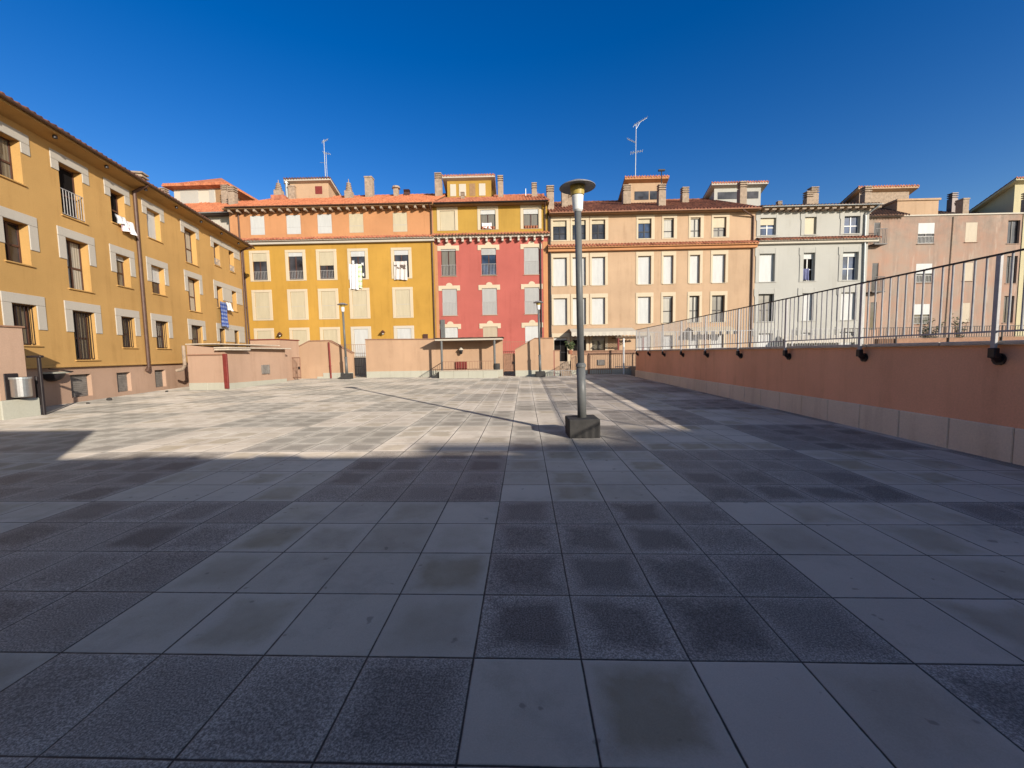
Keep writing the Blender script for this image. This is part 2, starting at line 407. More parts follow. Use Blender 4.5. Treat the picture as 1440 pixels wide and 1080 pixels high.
def chimney_mb(mb, x, y, z0, z1, w=.5, dpt=.45, cap=True):
    h = z1 - z0; ch = min(.5, h * .35) if cap else .12
    mb.bbox(x - w / 2, x + w / 2, y - dpt / 2, y + dpt / 2, z0, z1 - ch)
    if cap:
        k = 3; st = ch / k
        for i in range(k):
            z = z1 - ch + i * st
            mb.box(x - w * .36, x + w * .36, y - dpt * .36, y + dpt * .36, z, z + st * .5)
            mb.bbox(x - w * .52, x + w * .52, y - dpt * .52, y + dpt * .52, z + st * .5, z + st, .008)
    else: mb.bbox(x - w * .56, x + w * .56, y - dpt * .56, y + dpt * .56, z1 - ch, z1)
    return mb
def chimney(parent, x, y, z0, z1, w=.5, d=.45, cap=True, m='chimney'):
    return chimney_mb(MB(), x, y, z0, z1, w, d, cap).build('chimney', m, parent)
def pot_chimney(parent, x, y, z0, z1):
    mb = MB().bbox(x - .3, x + .3, y - .28, y + .28, z0, z0 + (z1 - z0) * .45)
    a = z0 + (z1 - z0) * .45; st = (z1 - a) / 5
    for i in range(4): mb.lathe([(.22 - i * .03, a + i * st), (.29 - i * .035, a + i * st + st * .35), (.29 - i * .035, a + i * st + st * .6), (.2 - i * .03, a + (i + 1) * st)], x, y, 12)
    mb.tube((x, y, a + 4 * st), (x, y, z1 + .1), .03)
    return mb.build('chimney', 'chimney', parent)
def gutter(parent, x0, x1, y, z, m='pipe', r=.07, name='gutter'):
    mb = MB(); V = []; F = []; n = 6; t = .012
    for x in (x0, x1):
        for rr in (r, r - t):
            for i in range(n + 1):
                th = math.pi + math.pi * i / n; V.append((x, y + rr * math.cos(th), z + rr * math.sin(th)))
    k = n + 1
    for i in range(n):
        F += [(i, i + 1, 2 * k + i + 1, 2 * k + i), (k + i, 3 * k + i, 3 * k + i + 1, k + i + 1)]
    for o in (0, 2 * k):
        for i in range(n): F.append((o + i, o + i + 1, o + k + i + 1, o + k + i))
    F += [(0, k, 3 * k, 2 * k), (n, 2 * k + n, 3 * k + n, k + n)]
    return mb.add(V, F).build(name, m, parent)
def downpipe(parent, pts, r=.05, m='pipe', name='downpipe'):
    mb = MB().path(pts, r, 10)
    for p in pts[1:-1]: mb.lathe([(r * 1.02, p[2] - .02), (r * 1.18, p[2] - .02), (r * 1.18, p[2] + .02), (r * 1.02, p[2] + .02)], p[0], p[1], 10)
    a, b = max(pts, key=lambda q: q[2]), min(pts, key=lambda q: q[2])
    z = b[2] + .8
    while z < a[2] - .6:                                   # pipe clips
        t = (z - b[2]) / (a[2] - b[2])
        x = b[0] + (a[0] - b[0]) * t; y = b[1] + (a[1] - b[1]) * t
        if len(pts) == 2: mb.lathe([(r * 1.25, z - .03), (r * 1.25, z + .03)], x, y, 10)
        z += 2.3
    return mb.build(name, m, parent)
def shell(mb, x0, x1, y1, z0, z1):                        # sides, back and top of a building body behind its front
    return mb.add([(x0, 0, z0), (x0, y1, z0), (x1, y1, z0), (x1, 0, z0), (x0, 0, z1), (x0, y1, z1), (x1, y1, z1), (x1, 0, z1)], [(0, 1, 5, 4), (1, 2, 6, 5), (2, 3, 7, 6), (4, 5, 6, 7)])
def roof(root, x0, x1, ze, tan, depth, m, over=.5, thick=.10, soff='soffit', rise0=0, verge='chimney'):
    """tiled front slope, plain rear slope, soffit board; returns the roof part"""
    mb = MB(); zr = ze + tan * (depth + over)
    tiles(mb, x0, x1, -over, ze, depth, zr)
    mb.add([(x0, depth, zr), (x1, depth, zr), (x1, depth * 2 + .5, ze), (x0, depth * 2 + .5, ze)], [(0, 1, 2, 3)])
    r = mb.build('roof', m, root)
    mb = MB().box(x0 + .02, x1 - .02, -over + .03, 0.02, ze - thick - .06, ze - .06)
    for x in (x0 + .03, x1 - .05):                         # gable ends
        mb.add([(x, -over + .03, ze - .06), (x, depth, zr - .06), (x, depth * 2 + .4, ze - .06), (x + .02, -over + .03, ze - .06), (x + .02, depth, zr - .06), (x + .02, depth * 2 + .4, ze - .06)], [(0, 1, 2), (3, 5, 4), (0, 3, 4, 1), (1, 4, 5, 2)])
    mb.build('soffit', soff, r)
    # ridge tiles
    q = MB(); n = int((x1 - x0) / .42)
    for i in range(n): xx = x0 + (x1 - x0) * i / n; q.tube((xx, depth, zr + .01), (xx + (x1 - x0) / n + .03, depth, zr + .03), .10, .12, 8)
    q.build('ridge', m, r)
    return r
def cornice(root, x0, x1, ztop, zband, m, band, out=.42):
    mb = MB(); tiles(mb, x0, x1, -out, ztop - .14, -.002, ztop + .06, row=.3, amp=.042, drop=.05)
    c = mb.build('cornice_tiles', m, root)
    q = MB().bbox(x0 + .01, x1 - .01, -out + .06, .004, zband + (ztop - zband) * .42, ztop - .20).bbox(x0 + .02, x1 - .02, -out * .55, .004, zband, zband + (ztop - zband) * .42 - .002)
    q.build('band', band, c)
    return c
def penthouse(root, x0, x1, y, z0, z1, depth, zback, wall, rm, over=.35, win=None, slope_up=False, fascia='greyw'):
    """roof-top room: walls plus a lean-to tile roof falling to the rear (or rising, slope_up)"""
    mb = MB(); mb.add([(x0, y, z0), (x1, y, z0), (x1, y + depth, z0), (x0, y + depth, z0), (x0, y, z1), (x1, y, z1), (x1, y + depth, zback), (x0, y + depth, zback)],
                      [(0, 1, 5, 4), (1, 2, 6, 5), (2, 3, 7, 6), (3, 0, 4, 7), (4, 5, 6, 7)])
    p = mb.build('rooftop_room', wall, root)
    r = MB(); k = (zback - z1) / depth
    tiles(r, x0 - over, x1 + over, y - over, z1 + .22 - k * over, y + depth + over * .5, zback + .22 + k * over * .5, drop=.09)
    r.build('rooftop_roof', rm, p)
    f = MB(); a, b = y - over + .03, y + depth + over * .4
    za, zb = z1 - k * over, zback + k * over * .4
    for xx in (x0 - over + .02,):
        X1 = x1 + over - .02
        f.add([(xx, a, za), (X1, a, za), (X1, b, zb), (xx, b, zb), (xx, a, za + .16), (X1, a, za + .16), (X1, b, zb + .16), (xx, b, zb + .16)], [(0, 3, 2, 1), (4, 5, 6, 7), (0, 1, 5, 4), (1, 2, 6, 5), (2, 3, 7, 6), (3, 0, 4, 7)])
    f.build('fascia', fascia, p)
    for (a, b, c, d, kind) in (win or []):
        q = MB()
        if kind == 'panel': q.bbox(a, b, y - .03, y + .01, c, d)
        else: q.box(a, b, y - .015, y + .01, c, d)
        q.build('panel' if kind == 'panel' else 'window', {'panel': 'offwhite', 'glass': 'glass_dim', 'maroon': 'maroon', 'wood': 'soffit', 'band': 'glass'}[kind], p)
    return p

# ------------------------------------------------------------------ setting
GA, GB = -.00653, .00458
def gz(x, y): return GA * x + GB * y
def sheet(name, xs, ys, f, m):
    mb = MB(); nx, ny = len(xs), len(ys)
    mb.add([(x, y, f(x, y)) for y in ys for x in xs], [(j * nx + i, j * nx + i + 1, (j + 1) * nx + i + 1, (j + 1) * nx + i) for j in range(ny - 1) for i in range(nx - 1)])
    return mb.build(name, m)
o = sheet('ground', [-900, -40, 60, 900], [-900, -60, 60, 900], lambda x, y: -.9, 'ground'); tag(o, None, None, kind='structure')
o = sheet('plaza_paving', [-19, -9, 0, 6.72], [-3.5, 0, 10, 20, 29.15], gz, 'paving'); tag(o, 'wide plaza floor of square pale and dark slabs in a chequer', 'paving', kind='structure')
o = MB().box(6.9, 47, -3, 25.4, -.8, 1.60).build('terrace', 'terrace'); tag(o, None, None, kind='structure')
o = MB().box(-19.5, 1.6, 29.2, 30.9, -.8, 1.48).build('walkway', 'plinth'); tag(o, None, None, kind='structure')
o = MB().box(7.2, 46, 25.45, 33.8, -.85, .6).build('path', 'terrace'); tag(o, None, None, kind='structure')

FA = R(.9); FO = (0, 31.0, 0)
# ------------------------------------------------------------------ golden yellow building
T = .11
b = empty('apartment_building', FO, FA, 'golden yellow building with an orange top storey and cream window bands', 'building', 'painted houses along the far side')
cols = [-19.67, -16.97, -14.65, -12.30, -9.05]
h = []
spec = []
for i, x in enumerate(cols):
    for k, (c, d) in enumerate([(1.57, 3.60), (4.47, 6.46), (7.37, 9.35)]): h.append((x - .53, x + .53, c, d, T)); spec.append((i, k, x, c, d))
shell(wall_holes(MB(), -21.75, -6.60, -.9, 9.96, h), -21.75, -6.60, 12, -.9, 9.96).build('wall', 'yellow', b)
ah = [(x - .53, x + .53, 10.69, 12.07, T) for x in cols]
aw = shell(wall_holes(MB(), -21.75, -6.60, 9.96, 12.45, ah), -21.75, -6.60, 12, 9.96, 12.45).build('wall', 'orange', b); aw['label'] = 'orange top storey wall'
sty = {(0, 2): ('H.30', 'glass', 'sh_cream', .55), (1, 2): ('H.14', 'glass', 'sh_white', .55), (2, 2): ('H.50', 'glass', 'sh_cream', .55), (3, 2): ('H.19', 'glass', 'sh_white', None), (4, 2): ('H.17', 'glass', 'sh_white', None)}
for i, k, x, c, d in spec:
    s_, gl, sm, rl = sty.get((i, k), ('S', 'glass', 'sh_cream', .85))
    if k == 0: rl = None
    if k == 0 and i >= 3: sm = 'sh_white'
    w = window(b, x - .53, x + .53, c, d, T, s_, 'frame_brown', sm, gl, rl)
    surround(w, (x - .77, x + .77, c - .09, d + .2), (x - .53, x + .53, c, d), 'offwhite' if (k == 0 and i >= 3) else 'cream')
for i, x in enumerate(cols): window(b, x - .53, x + .53, 10.69, 12.07, T, 'S', 'frame_brown', 'sh_white' if i < 3 else 'sh_cream', 'glass', .42)
cornice(b, -21.4, -6.5, 10.38, 9.93, 'roof_red', 'greyw', .45)
rf = roof(b, -21.9, -6.45, 12.56, .45, 6.0, 'roof_orange', .6)
q = MB(); x = -21.5
while x < -6.7: q.bbox(x, x + .16, -.52, .0, 12.22, 12.39); x += .62
q.build('rafter_ends', 'chimney', b)
gutter(b, -21.6, -6.5, -.66, 12.53)
downpipe(b, [(-6.72, -.60, 12.45), (-6.72, -.07, 12.1), (-6.72, -.07, -.3)], .055)
downpipe(b, [(-21.0, -.09, 12.3), (-21.0, -.09, .0)], .055); downpipe(b, [(-20.83, -.09, 9.6), (-20.72, -.09, .0)], .05)
MB().bbox(-7.6, -7.25, -.12, .0, 2.6, 3.15).build('meter_box', 'frame_brown', b)
# things on the roof (x, y in this frame)
pot_chimney(rf, -20.35, 4.3, 14.9, 16.3); MB().bbox(-20.9, -19.8, 4.0, 4.75, 14.2, 15.1).build('chimney', 'roof_red', rf)
MB().tube((-20.0, 4.9, 15.0), (-20.0, 4.9, 16.3), .12, n=10).tube((-20.0, 4.9, 16.3), (-20.0, 4.9, 16.7), .2, n=12).build('flue', 'gmetal', rf)
pot_chimney(rf, -14.55, 4.6, 14.7, 16.35)
chimney(rf, -13.0, 5.2, 14.9, 16.8, .62, .6, False)
MB().bbox(-11.0, -10.6, 5.3, 5.7, 15.0, 15.9).lathe([(.14, 15.9), (.36, 15.95), (.3, 16.12)], -10.8, 5.5, 12).build('chimney', 'chimney', rf)
chimney(rf, -10.0, 6.0, 15.4, 16.0, .5, .4, True, 'frame_brown')
chimney(rf, -6.95, 4.6, 14.6, 16.7, .55, .6, True)
penthouse(b, -19.75, -16.45, 5.0, 14.4, 16.35, 4.5, 14.9, 'peach', 'roof_eave', .35, [(-17.6, -17.0, 15.45, 16.1, 'maroon')])
for xx in (-19.95,): chimney(rf, xx + .45, 4.8, 14.6, 16.1, .55, .3, False)

# ------------------------------------------------------------------ coral red building
b = empty('apartment_building', FO, FA, 'narrow coral red building with scalloped pale lintels and a mustard attic', 'building', 'painted houses along the far side')
cr = [-5.54, -2.56, .60]; T = .13; h = []; spec = []
for i, x in enumerate(cr):
    for k, (c, d) in enumerate([(1.50, 3.61), (4.50, 6.45), (7.40, 9.36)]): h.append((x - .55, x + .55, c, d, T)); spec.append((i, k, x, c, d))
shell(wall_holes(MB(), -6.60, 1.80, -.9, 10.11, h), -6.60, 1.80, 12, -.9, 10.11).build('wall', 'red', b)
MB().bbox(-6.60, -6.36, -.02, .004, -.9, 9.76).bbox(1.45, 1.80, -.02, .004, -.9, 9.76).build('corner_strip', 'orange', b)
ah = [(x - .55, x + .55, 10.72, 12.12, T) for x in cr]
aw = shell(wall_holes(MB(), -6.60, 1.80, 10.11, 12.60, ah), -6.60, 1.80, 12, 10.11, 12.60).build('wall', 'attic', b); aw['label'] = 'mustard yellow attic wall'
sty = {(0, 2): ('H.06', 'glass_dim', .72), (1, 2): ('H.24', 'glass_blue', .75), (2, 2): ('S', 'glass', .88)}
for i, k, x, c, d in spec:
    s_, gl, rl = sty.get((i, k), ('S', 'glass', .88 if k == 1 else None))
    w = window(b, x - .55, x + .55, c, d, T, s_, 'frame_brown' if k == 2 else 'frame_dark', 'sh_grey' if k else ('sh_beige' if i == 1 else 'sh_white'), gl, rl, (.05, 'pink'))
    pts = [(x - .80, d - .12), (x - .555, d - .12), (x - .555, d + .004), (x + .555, d + .004), (x + .555, d - .12), (x + .80, d - .12), (x + .80, d + .25)]
    for j in range(9): t = math.pi * j / 8; pts.append((x + .24 * math.cos(t), d + .25 + .2 * math.sin(t) + (0 if 0 < j < 8 else .0)))
    pts.append((x - .80, d + .25))
    MB().poly(pts, -.035, .003).build('lintel', 'cream', w)
for i, x in enumerate(cr):
    w = window(b, x - .55, x + .55, 10.72, 12.12, T, ['S', 'H.22', 'H.25'][i], 'frame_brown', ['sh_cream', 'sh_white', 'sh_white'][i], 'glass_dim', None)
    surround(w, (x - .77, x + .77, 10.69, 12.39), (x - .55, x + .55, 10.72, 12.12), 'cream')
    if i: 
        q = MB()
        for j in range(5): q.lathe([(.07, 10.74), (.10, 10.9), (.11, 10.92)], x - .4 + j * .2, .02, 8)
        q.build('flower_pots', 'clay', w)
cornice(b, -6.62, 1.95, 10.44, 10.10, 'roof_red', 'greyw', .50)
q = MB()
for i in range(14): x = -6.25 + i * .585; q.bbox(x, x + .14, -.34, .0, 9.80, 9.98).poly([(x - .0, 9.98), (x + .14, 9.98), (x + .14, 10.09), (x, 10.09)], -.42, 0)
q.build('corbels', 'offwhite', b)
rf = roof(b, -6.45, 1.95, 12.55, .42, 6.0, 'roof_red', .55); gutter(b, -6.4, 1.85, -.62, 12.5, 'iron', .08)
downpipe(b, [(1.62, -.55, 12.4), (1.62, -.08, 12.1), (1.62, -.08, 10.5)], .05); downpipe(b, [(1.28, -.08, 9.7), (1.28, -.08, 0)], .05, 'iron')
penthouse(b, -6.30, -2.55, 5.0, 14.0, 16.25, 4.6, 14.5, 'attic', 'roof_red', .36, [(-6.05, -5.55, 15.0, 16.0, 'panel'), (-5.30, -4.7, 15.0, 16.0, 'panel'), (-4.4, -3.9, 15.0, 16.02, 'wood'), (-3.6, -3.05, 15.0, 16.0, 'panel')])
chimney(rf, -1.75, 4.6, 13.9, 16.4, .45, .45); chimney(rf, 1.05, 4.2, 13.8, 15.6, .42, .4); chimney(rf, -4.75, 3.0, 13.6, 14.55, .3, .3, True)
MB().tube((.35, 4.5, 13.8), (.35, 4.5, 15.3), .03).build('flue', 'gmetal', rf)

# ------------------------------------------------------------------ peach building
b = empty('apartment_building', FO, FA, 'long peach building with tall pale shutters and a brown tiled roof', 'building', 'painted houses along the far side')
cp = [(2.21, 3.20), (3.63, 4.60), (5.05, 6.02), (8.44, 9.39), (10.30, 11.02), (12.24, 12.96), (13.90, 14.82)]; T = .25; h = []; spec = []
for i, (x0, x1) in enumerate(cp):
    for k, (c, d) in enumerate([(.70, 2.73), (3.65, 5.61), (6.52, 8.57)]): h.append((x0, x1, c, d, T)); spec.append((i, k, x0, x1, c, d))
shell(wall_holes(MB(), 1.85, 17.0, -.9, 9.02, h), 1.85, 17.0, 12, -.9, 9.02).build('wall', 'peach', b)
ah = [(x0, x1, 9.84, 11.24, .2) for x0, x1 in cp]
shell(wall_holes(MB(), 1.85, 17.0, 9.02, 11.62, ah), 1.85, 17.0, 12, 9.02, 11.62).build('wall', 'peach', b)
sty = {(4, 1): ('H.06', 'glass_cur'), (5, 1): ('G', 'glass_cur'), (6, 1): ('G', 'glass_dim'), (0, 0): ('H.1', 'dark'), (1, 0): ('H.1', 'dark'), (2, 0): ('H.14', 'glass_dim')}
for i, k, x0, x1, c, d in spec:
    s_, gl = sty.get((i, k), ('S', 'glass'))
    w = window(b, x0, x1, c, d, T, s_, 'frame_dark', 'sh_white', gl, None, (.05, 'cream'), split=.45 if s_ != 'S' else None)
    surround(w, (x0 - .16, x1 + .20, c, d + .30), (x0, x1, c, d), 'cream', .03)
for i, (x0, x1) in enumerate(cp):
    s_ = ['H.28', 'H.22', 'H.2', 'H.22', 'H.05', 'H.05', 'H.52'][i]
    w = window(b, x0, x1, 9.84, 11.24, .2, s_, 'frame_dark', 'sh_cream', ['glass', 'glass', 'glass', 'glass_blue', 'glass_cur', 'glass_cur', 'glass_dim'][i], split=.35)
    surround(w, (x0 - .15, x1 + .24, 9.75, 11.50), (x0, x1, 9.84, 11.24), 'cream', .03)
cornice(b, 1.8, 17.02, 9.46, 8.97, 'roof_red', 'orange', .46)
rf = roof(b, 1.9, 17.05, 11.72, .43, 7.0, 'roof_brown', .5); gutter(b, 1.95, 17.0, -.57, 11.64, 'copper', .06)
downpipe(b, [(1.98, -.09, 11.5), (1.98, -.09, 0)], .05, 'iron')
downpipe(b, [(14.6 + 1.1, -.56, 11.55), (16.75, -.08, 11.2), (16.75, -.08, 0)], .055, 'pipe')
penthouse(b, 9.05, 11.9, 5.0, 13.6, 15.72, 4.6, 13.7, 'peach', 'roof_red', .42, [(9.55, 10.75, 14.35, 15.05, 'band'), (10.85, 11.75, 14.35, 15.05, 'band')], fascia='orange')
penthouse(b, 16.7, 20.7, 6.0, 13.6, 15.5, 4.8, 13.6, 'white', 'roof_red', .42, [(17.0, 18.9, 14.6, 15.2, 'band'), (19.2, 20.5, 14.6, 15.2, 'band')])
chimney(rf, 2.15, 1.6, 12.4, 14.3, .55, .5); chimney(rf, 3.45, 3.3, 13.0, 14.8, .5, .5, False); chimney(rf, 4.2, 4.6, 13.6, 14.9, .7, .5)
chimney(rf, 8.5, 3.6, 13.5, 15.0, .62, .5); chimney(rf, 10.85, 2.2, 12.7, 14.45, .55, .5); chimney(rf, 13.6, 4.6, 13.6, 15.1, .55, .5); chimney(rf, 17.6, 3.2, 13.0, 14.9, .55, .5)
MB().tube((10.85, 2.2, 14.4), (10.85, 2.2, 15.6), .04).box(10.6, 11.1, 2.1, 2.3, 15.5, 15.6).build('flue', 'iron', rf)

# ------------------------------------------------------------------ white building
b = empty('apartment_building', FO, FA, 'white rendered building with notched window bands beside the peach one', 'building', 'painted houses along the far side')
cw = [(17.28, 18.41), (20.48, 21.31), (23.31, 24.44)]; T = .27; h = []; spec = []
for i, (x0, x1) in enumerate(cw):
    for k, (c, d) in enumerate([(.9, 2.75), (3.64, 5.64), (6.53, 8.55)]): h.append((x0, x1, c, d, T)); spec.append((i, k, x0, x1, c, d))
ah = [(x0, x1, 9.87, 11.26, .2) for x0, x1 in cw]
shell(wall_holes(MB(), 17.0, 25.1, -.9, 9.2, h), 17.0, 25.1, 12, -.9, 9.2).build('wall', 'white', b)
shell(wall_holes(MB(), 17.0, 25.1, 9.2, 11.62, ah), 17.0, 25.1, 12, 9.2, 11.62).build('wall', 'white', b)
sty = {(0, 2): ('S', 'glass'), (1, 2): ('H.2', 'dark'), (2, 2): ('H.15', 'glass_blue'), (0, 1): ('G', 'glass_dim'), (1, 1): ('S', 'glass'), (2, 1): ('S', 'glass')}
def notched(w, x0, x1, c, d):
    o = [(x0 - .32, d + .38), (x0 - .32, d - .12), (x0 - .26, d - .22), (x0 - .26, c - .07), (x1 + .16, c - .07), (x1 + .16, d + .38)]
    mb = MB().poly([(x0 - .32, d + .38), (x0 - .32, d - .12), (x0 - .26, d - .22), (x0 - .26, c - .07), (x0 - .001, c - .07), (x0 - .001, d + .38)], -.04, .003)
    mb.bbox(x1 + .001, x1 + .18, -.039, .003, c - .07, d + .38).bbox(x0 - .001, x1 + .001, -.038, .003, d + .001, d + .38).bbox(x0 - .001, x1 + .001, -.06, .003, c - .07, c - .001)
    return mb.build('surround', 'white', w)
for i, k, x0, x1, c, d in spec:
    s_, gl = sty.get((i, k), ('S', 'glass'))
    w = window(b, x0, x1, c, d, T, s_, 'frame_white' if k == 2 else 'frame_dark', 'sh_white', gl, None, split=.42 if s_ != 'S' else None); notched(w, x0, x1, c, d)
for i, (x0, x1) in enumerate(cw):
    w = window(b, x0, x1, 9.87, 11.26, .2, ['H.46', 'S', 'H.12'][i], 'frame_white', 'sh_cream' if i < 2 else 'sh_white', 'glass_blue', None, split=.4)
    notched(w, x0, x1, 9.87, 11.26 - .17)
cornice(b, 17.02, 25.7, 9.62, 9.20, 'roof_brown', 'offwhite', .46)
rf = roof(b, 17.05, 25.5, 11.78, .22, 6.0, 'roof_dark', .55); gutter(b, 17.1, 25.5, -.62, 11.72, 'gmetal', .06)
q = MB()
for i in range(16): x = 17.3 + i * .53; q.bbox(x, x + .3, -.5, .0, 11.5, 11.61)
q.build('rafter_ends', 'chimney', b)
downpipe(b, [(25.3, -.6, 11.65), (24.75, -.09, 11.1), (24.95, -.09, 0)], .06, 'gmetal')
chimney(rf, 23.0, 3.4, 12.3, 14.1, .55, .5); chimney(rf, 23.7, 3.9, 12.3, 14.6, .6, .55); chimney(rf, 19.95, 2.2, 12.1, 13.0, .35, .3)
penthouse(b, 29.6, 33.9, 6.6, 12.8, 15.1, 5.2, 13.3, 'chimney', 'roof_red', .45, None, fascia='peach')
mb = MB(); tiles(mb, 25.3, 30.4, 2.6, 11.95, 7.0, 14.3); mb.box(25.4, 30.3, 6.9, 7.1, 11.5, 14.2); mb.build('lower_roof', 'roof_dark', b)
chimney(rf, 27.4, 3.2, 12.0, 14.3, .55, .5)
MB().add([(24.5, 2.5, 12.2), (29.0, 6.0, 15.2), (29.0, 11, 13.6), (24.5, 11, 12.2)], [(0, 1, 2), (0, 2, 3)]).build('lower_roof', 'roof_dark', b)

# ------------------------------------------------------------------ weathered pink building and its lemon neighbour
b = empty('apartment_building', (0, 34.0, 0), FA, 'weathered pale pink building with stained walls set back at right', 'building')
fw_ = [(31.41, 32.70, 9.74, 11.36), (35.12, 36.05, 9.80, 11.33), (31.41, 32.69, 6.68, 8.19), (35.12, 35.90, 6.76, 8.18), (31.44, 32.68, 3.39, 4.99), (35.16, 35.88, 3.49, 5.02),
       (27.95, 28.45, 9.83, 11.48), (27.95, 28.45, 6.12, 8.31), (27.95, 28.45, 2.99, 5.21)]
T = .10; dw_ = [(38.42, 39.36, 9.62, 11.42), (38.53, 39.36, 6.51, 8.65), (38.53, 39.32, 3.37, 5.51)]
shell(wall_holes(MB(), 24.6, 39.5, -.9, 11.88, [(*q, T) for q in fw_] + [(*q, .22) for q in dw_]), 24.6, 39.5, 3, -.9, 11.88).build('wall', 'faded', b)
for i, (x0, x1, c, d) in enumerate(fw_):
    if i < 6:
        wide = x1 - x0 > 1.1
        w = window(b, x0, x1, c, d, T, 'H.52' if wide else 'S', 'frame_dark', 'sh_white' if wide else 'sh_beige', 'glass', .5 if wide else None, (.08, 'faded'), railmat='frame_white')
    else:
        w = window(b, x0, x1, c, d, T, 'G', 'frame_dark', 'sh_white', 'glass')
        if i < 8:
            q = bars(MB(), x0 - .35, x1 + .05, c - .1, c + 1.0, -.55, .11, .012, .02); q.box(x0 - .4, x1 + .1, -.6, .0, c - .2, c - .12)
            for yy in (-.4, -.2): q.box(x1 + .04, x1 + .06, yy, yy + .02, c - .1, c + 1.0)
            q.build('balcony', 'iron', w)
for x0, x1, c, d in dw_: window(b, x0, x1, c, d, .22, 'G', 'frame_dark', 'sh_white', 'glass', None, (.06, 'faded'))
MB().bbox(24.6, 39.5, -.08, .25, 11.89, 12.0).build('coping', 'offwhite', b)
MB().bbox(30.2, 33.5, .6, 3.0, 11.95, 13.3).bbox(30.1, 33.6, .5, 3.1, 13.3, 13.45).build('stair_tower', 'peach', b)
downpipe(b, [(34.1, -.05, 11.8), (33.95, -.05, 0)], .03, 'chimney')
mb = MB(); tiles(mb, 24.0, 40.5, 1.5, 11.95, 7.5, 14.6, .3); r = mb.build('roof', 'roof_dark', b)
chimney(r, 36.2, 1.4, 12.0, 13.6, .5, .6, False); 
MB().tube((32.6, 5, 13.5), (32.6, 5, 15.3), .12).lathe([(.2, 15.3), (.45, 15.4), (.3, 15.6)], 32.6, 5, 10).tube((34.2, 5, 13.5), (34.2, 5, 15.0), .12).lathe([(.2, 15.0), (.4, 15.1), (.3, 15.25)], 34.2, 5, 10).build('flue', 'iron', r)
b = empty('apartment_building', (0, 33.95, 0), FA, 'pale lemon building cut off by the right edge, under an eaved rooftop room', 'building')
lw = [(42.2, 43.2, 9.62, 11.42), (42.2, 43.2, 6.51, 8.65)]
shell(wall_holes(MB(), 39.53, 47.0, -.9, 11.9, [(*q, .22) for q in lw]), 39.53, 47.0, 3, -.9, 11.9).build('wall', 'lemon', b)
for x0, x1, c, d in lw: window(b, x0, x1, c, d, .22, 'G', 'frame_dark', 'sh_white', 'glass', None, (.06, 'faded'))
MB().bbox(39.53, 47, -.08, .25, 11.91, 12.02).build('coping', 'offwhite', b)
mb = MB(); tiles(mb, 40.55, 50, 1.6, 11.95, 7.5, 14.4, .3); r = mb.build('roof', 'roof_dark', b)
penthouse(b, 43.3, 47.5, 4.0, 12.3, 15.6, 6.0, 13.0, 'lemon', 'roof_red', .5, None, fascia='lemon')
chimney(r, 41.8, 1.6, 12.0, 14.1, .6, .7); chimney(r, 40.6, 6.6, 14.0, 15.9, .55, .5, True, 'frame_brown')

# ------------------------------------------------------------------ building behind the ochre one (white, orange hipped rooftop room)
b = empty('apartment_building', (0, 31.4, 0), 0, 'white building with a hipped orange rooftop room, half hidden behind the ochre block', 'building')
T = .15
shell(wall_holes(MB(), -34.0, -21.8, 4.0, 12.4, [(-24.3, -23.5, 10.2, 11.7, T), (-27.0, -26.0, 10.2, 11.7, T)]), -34.0, -21.8, 12, 4.0, 12.4).build('wall', 'greyw', b)
for x0, x1 in ((-24.3, -23.5), (-27.0, -26.0)): w = window(b, x0, x1, 10.2, 11.7, T, 'S', 'frame_brown', 'sh_cream'); surround(w, (x0 - .25, x1 + .3, 10.0, 11.95), (x0, x1, 10.2, 11.7), 'offwhite')
rf = roof(b, -34.0, -21.8, 12.5, .46, 6.6, 'roof_orange', .6, soff='frame_brown'); gutter(b, -34, -21.95, -.66, 12.45, 'gmetal')
p = MB().box(-31.9, -27.0, 6.5, 11.5, 14.5, 17.2).build('rooftop_room', 'offwhite', b)
mb = MB(); A = [(-32.5, 5.9, 17.3), (-26.4, 5.9, 17.3), (-24.6, 12.2, 16.2), (-32.5, 12.2, 17.3), (-28.6, 8.2, 18.7)]
tiles(mb, -32.4, -26.6, 5.9, 17.35, 6.2, 17.45)
mb.add(A + [(x, y, z - .15) for x, y, z in A[:4]], [(0, 1, 4), (1, 2, 4), (2, 3, 4), (3, 0, 4), (0, 5, 6, 1), (1, 6, 7, 2), (2, 7, 8, 3), (3, 8, 5, 0), (5, 8, 7, 6)]); mb.build('rooftop_roof', 'roof_orange', p)
MB().bbox(-31.3, -29.6, 6.46, 6.52, 15.3, 17.0).build('panel', 'white', p); MB().bbox(-28.6, -28.1, 6.46, 6.52, 15.6, 17.0).build('panel', 'white', p)
MB().box(-28.0, -27.4, 6.47, 6.52, 15.5, 17.0).build('shutter', 'soffit', p)
for x, y, z0, z1 in ((-31.2, 4.6, 14.3, 16.4), (-26.4, 5.6, 14.8, 16.9), (-24.8, 4.2, 14.0, 16.2)): chimney(rf, x, y, z0, z1, .55, .5, True)

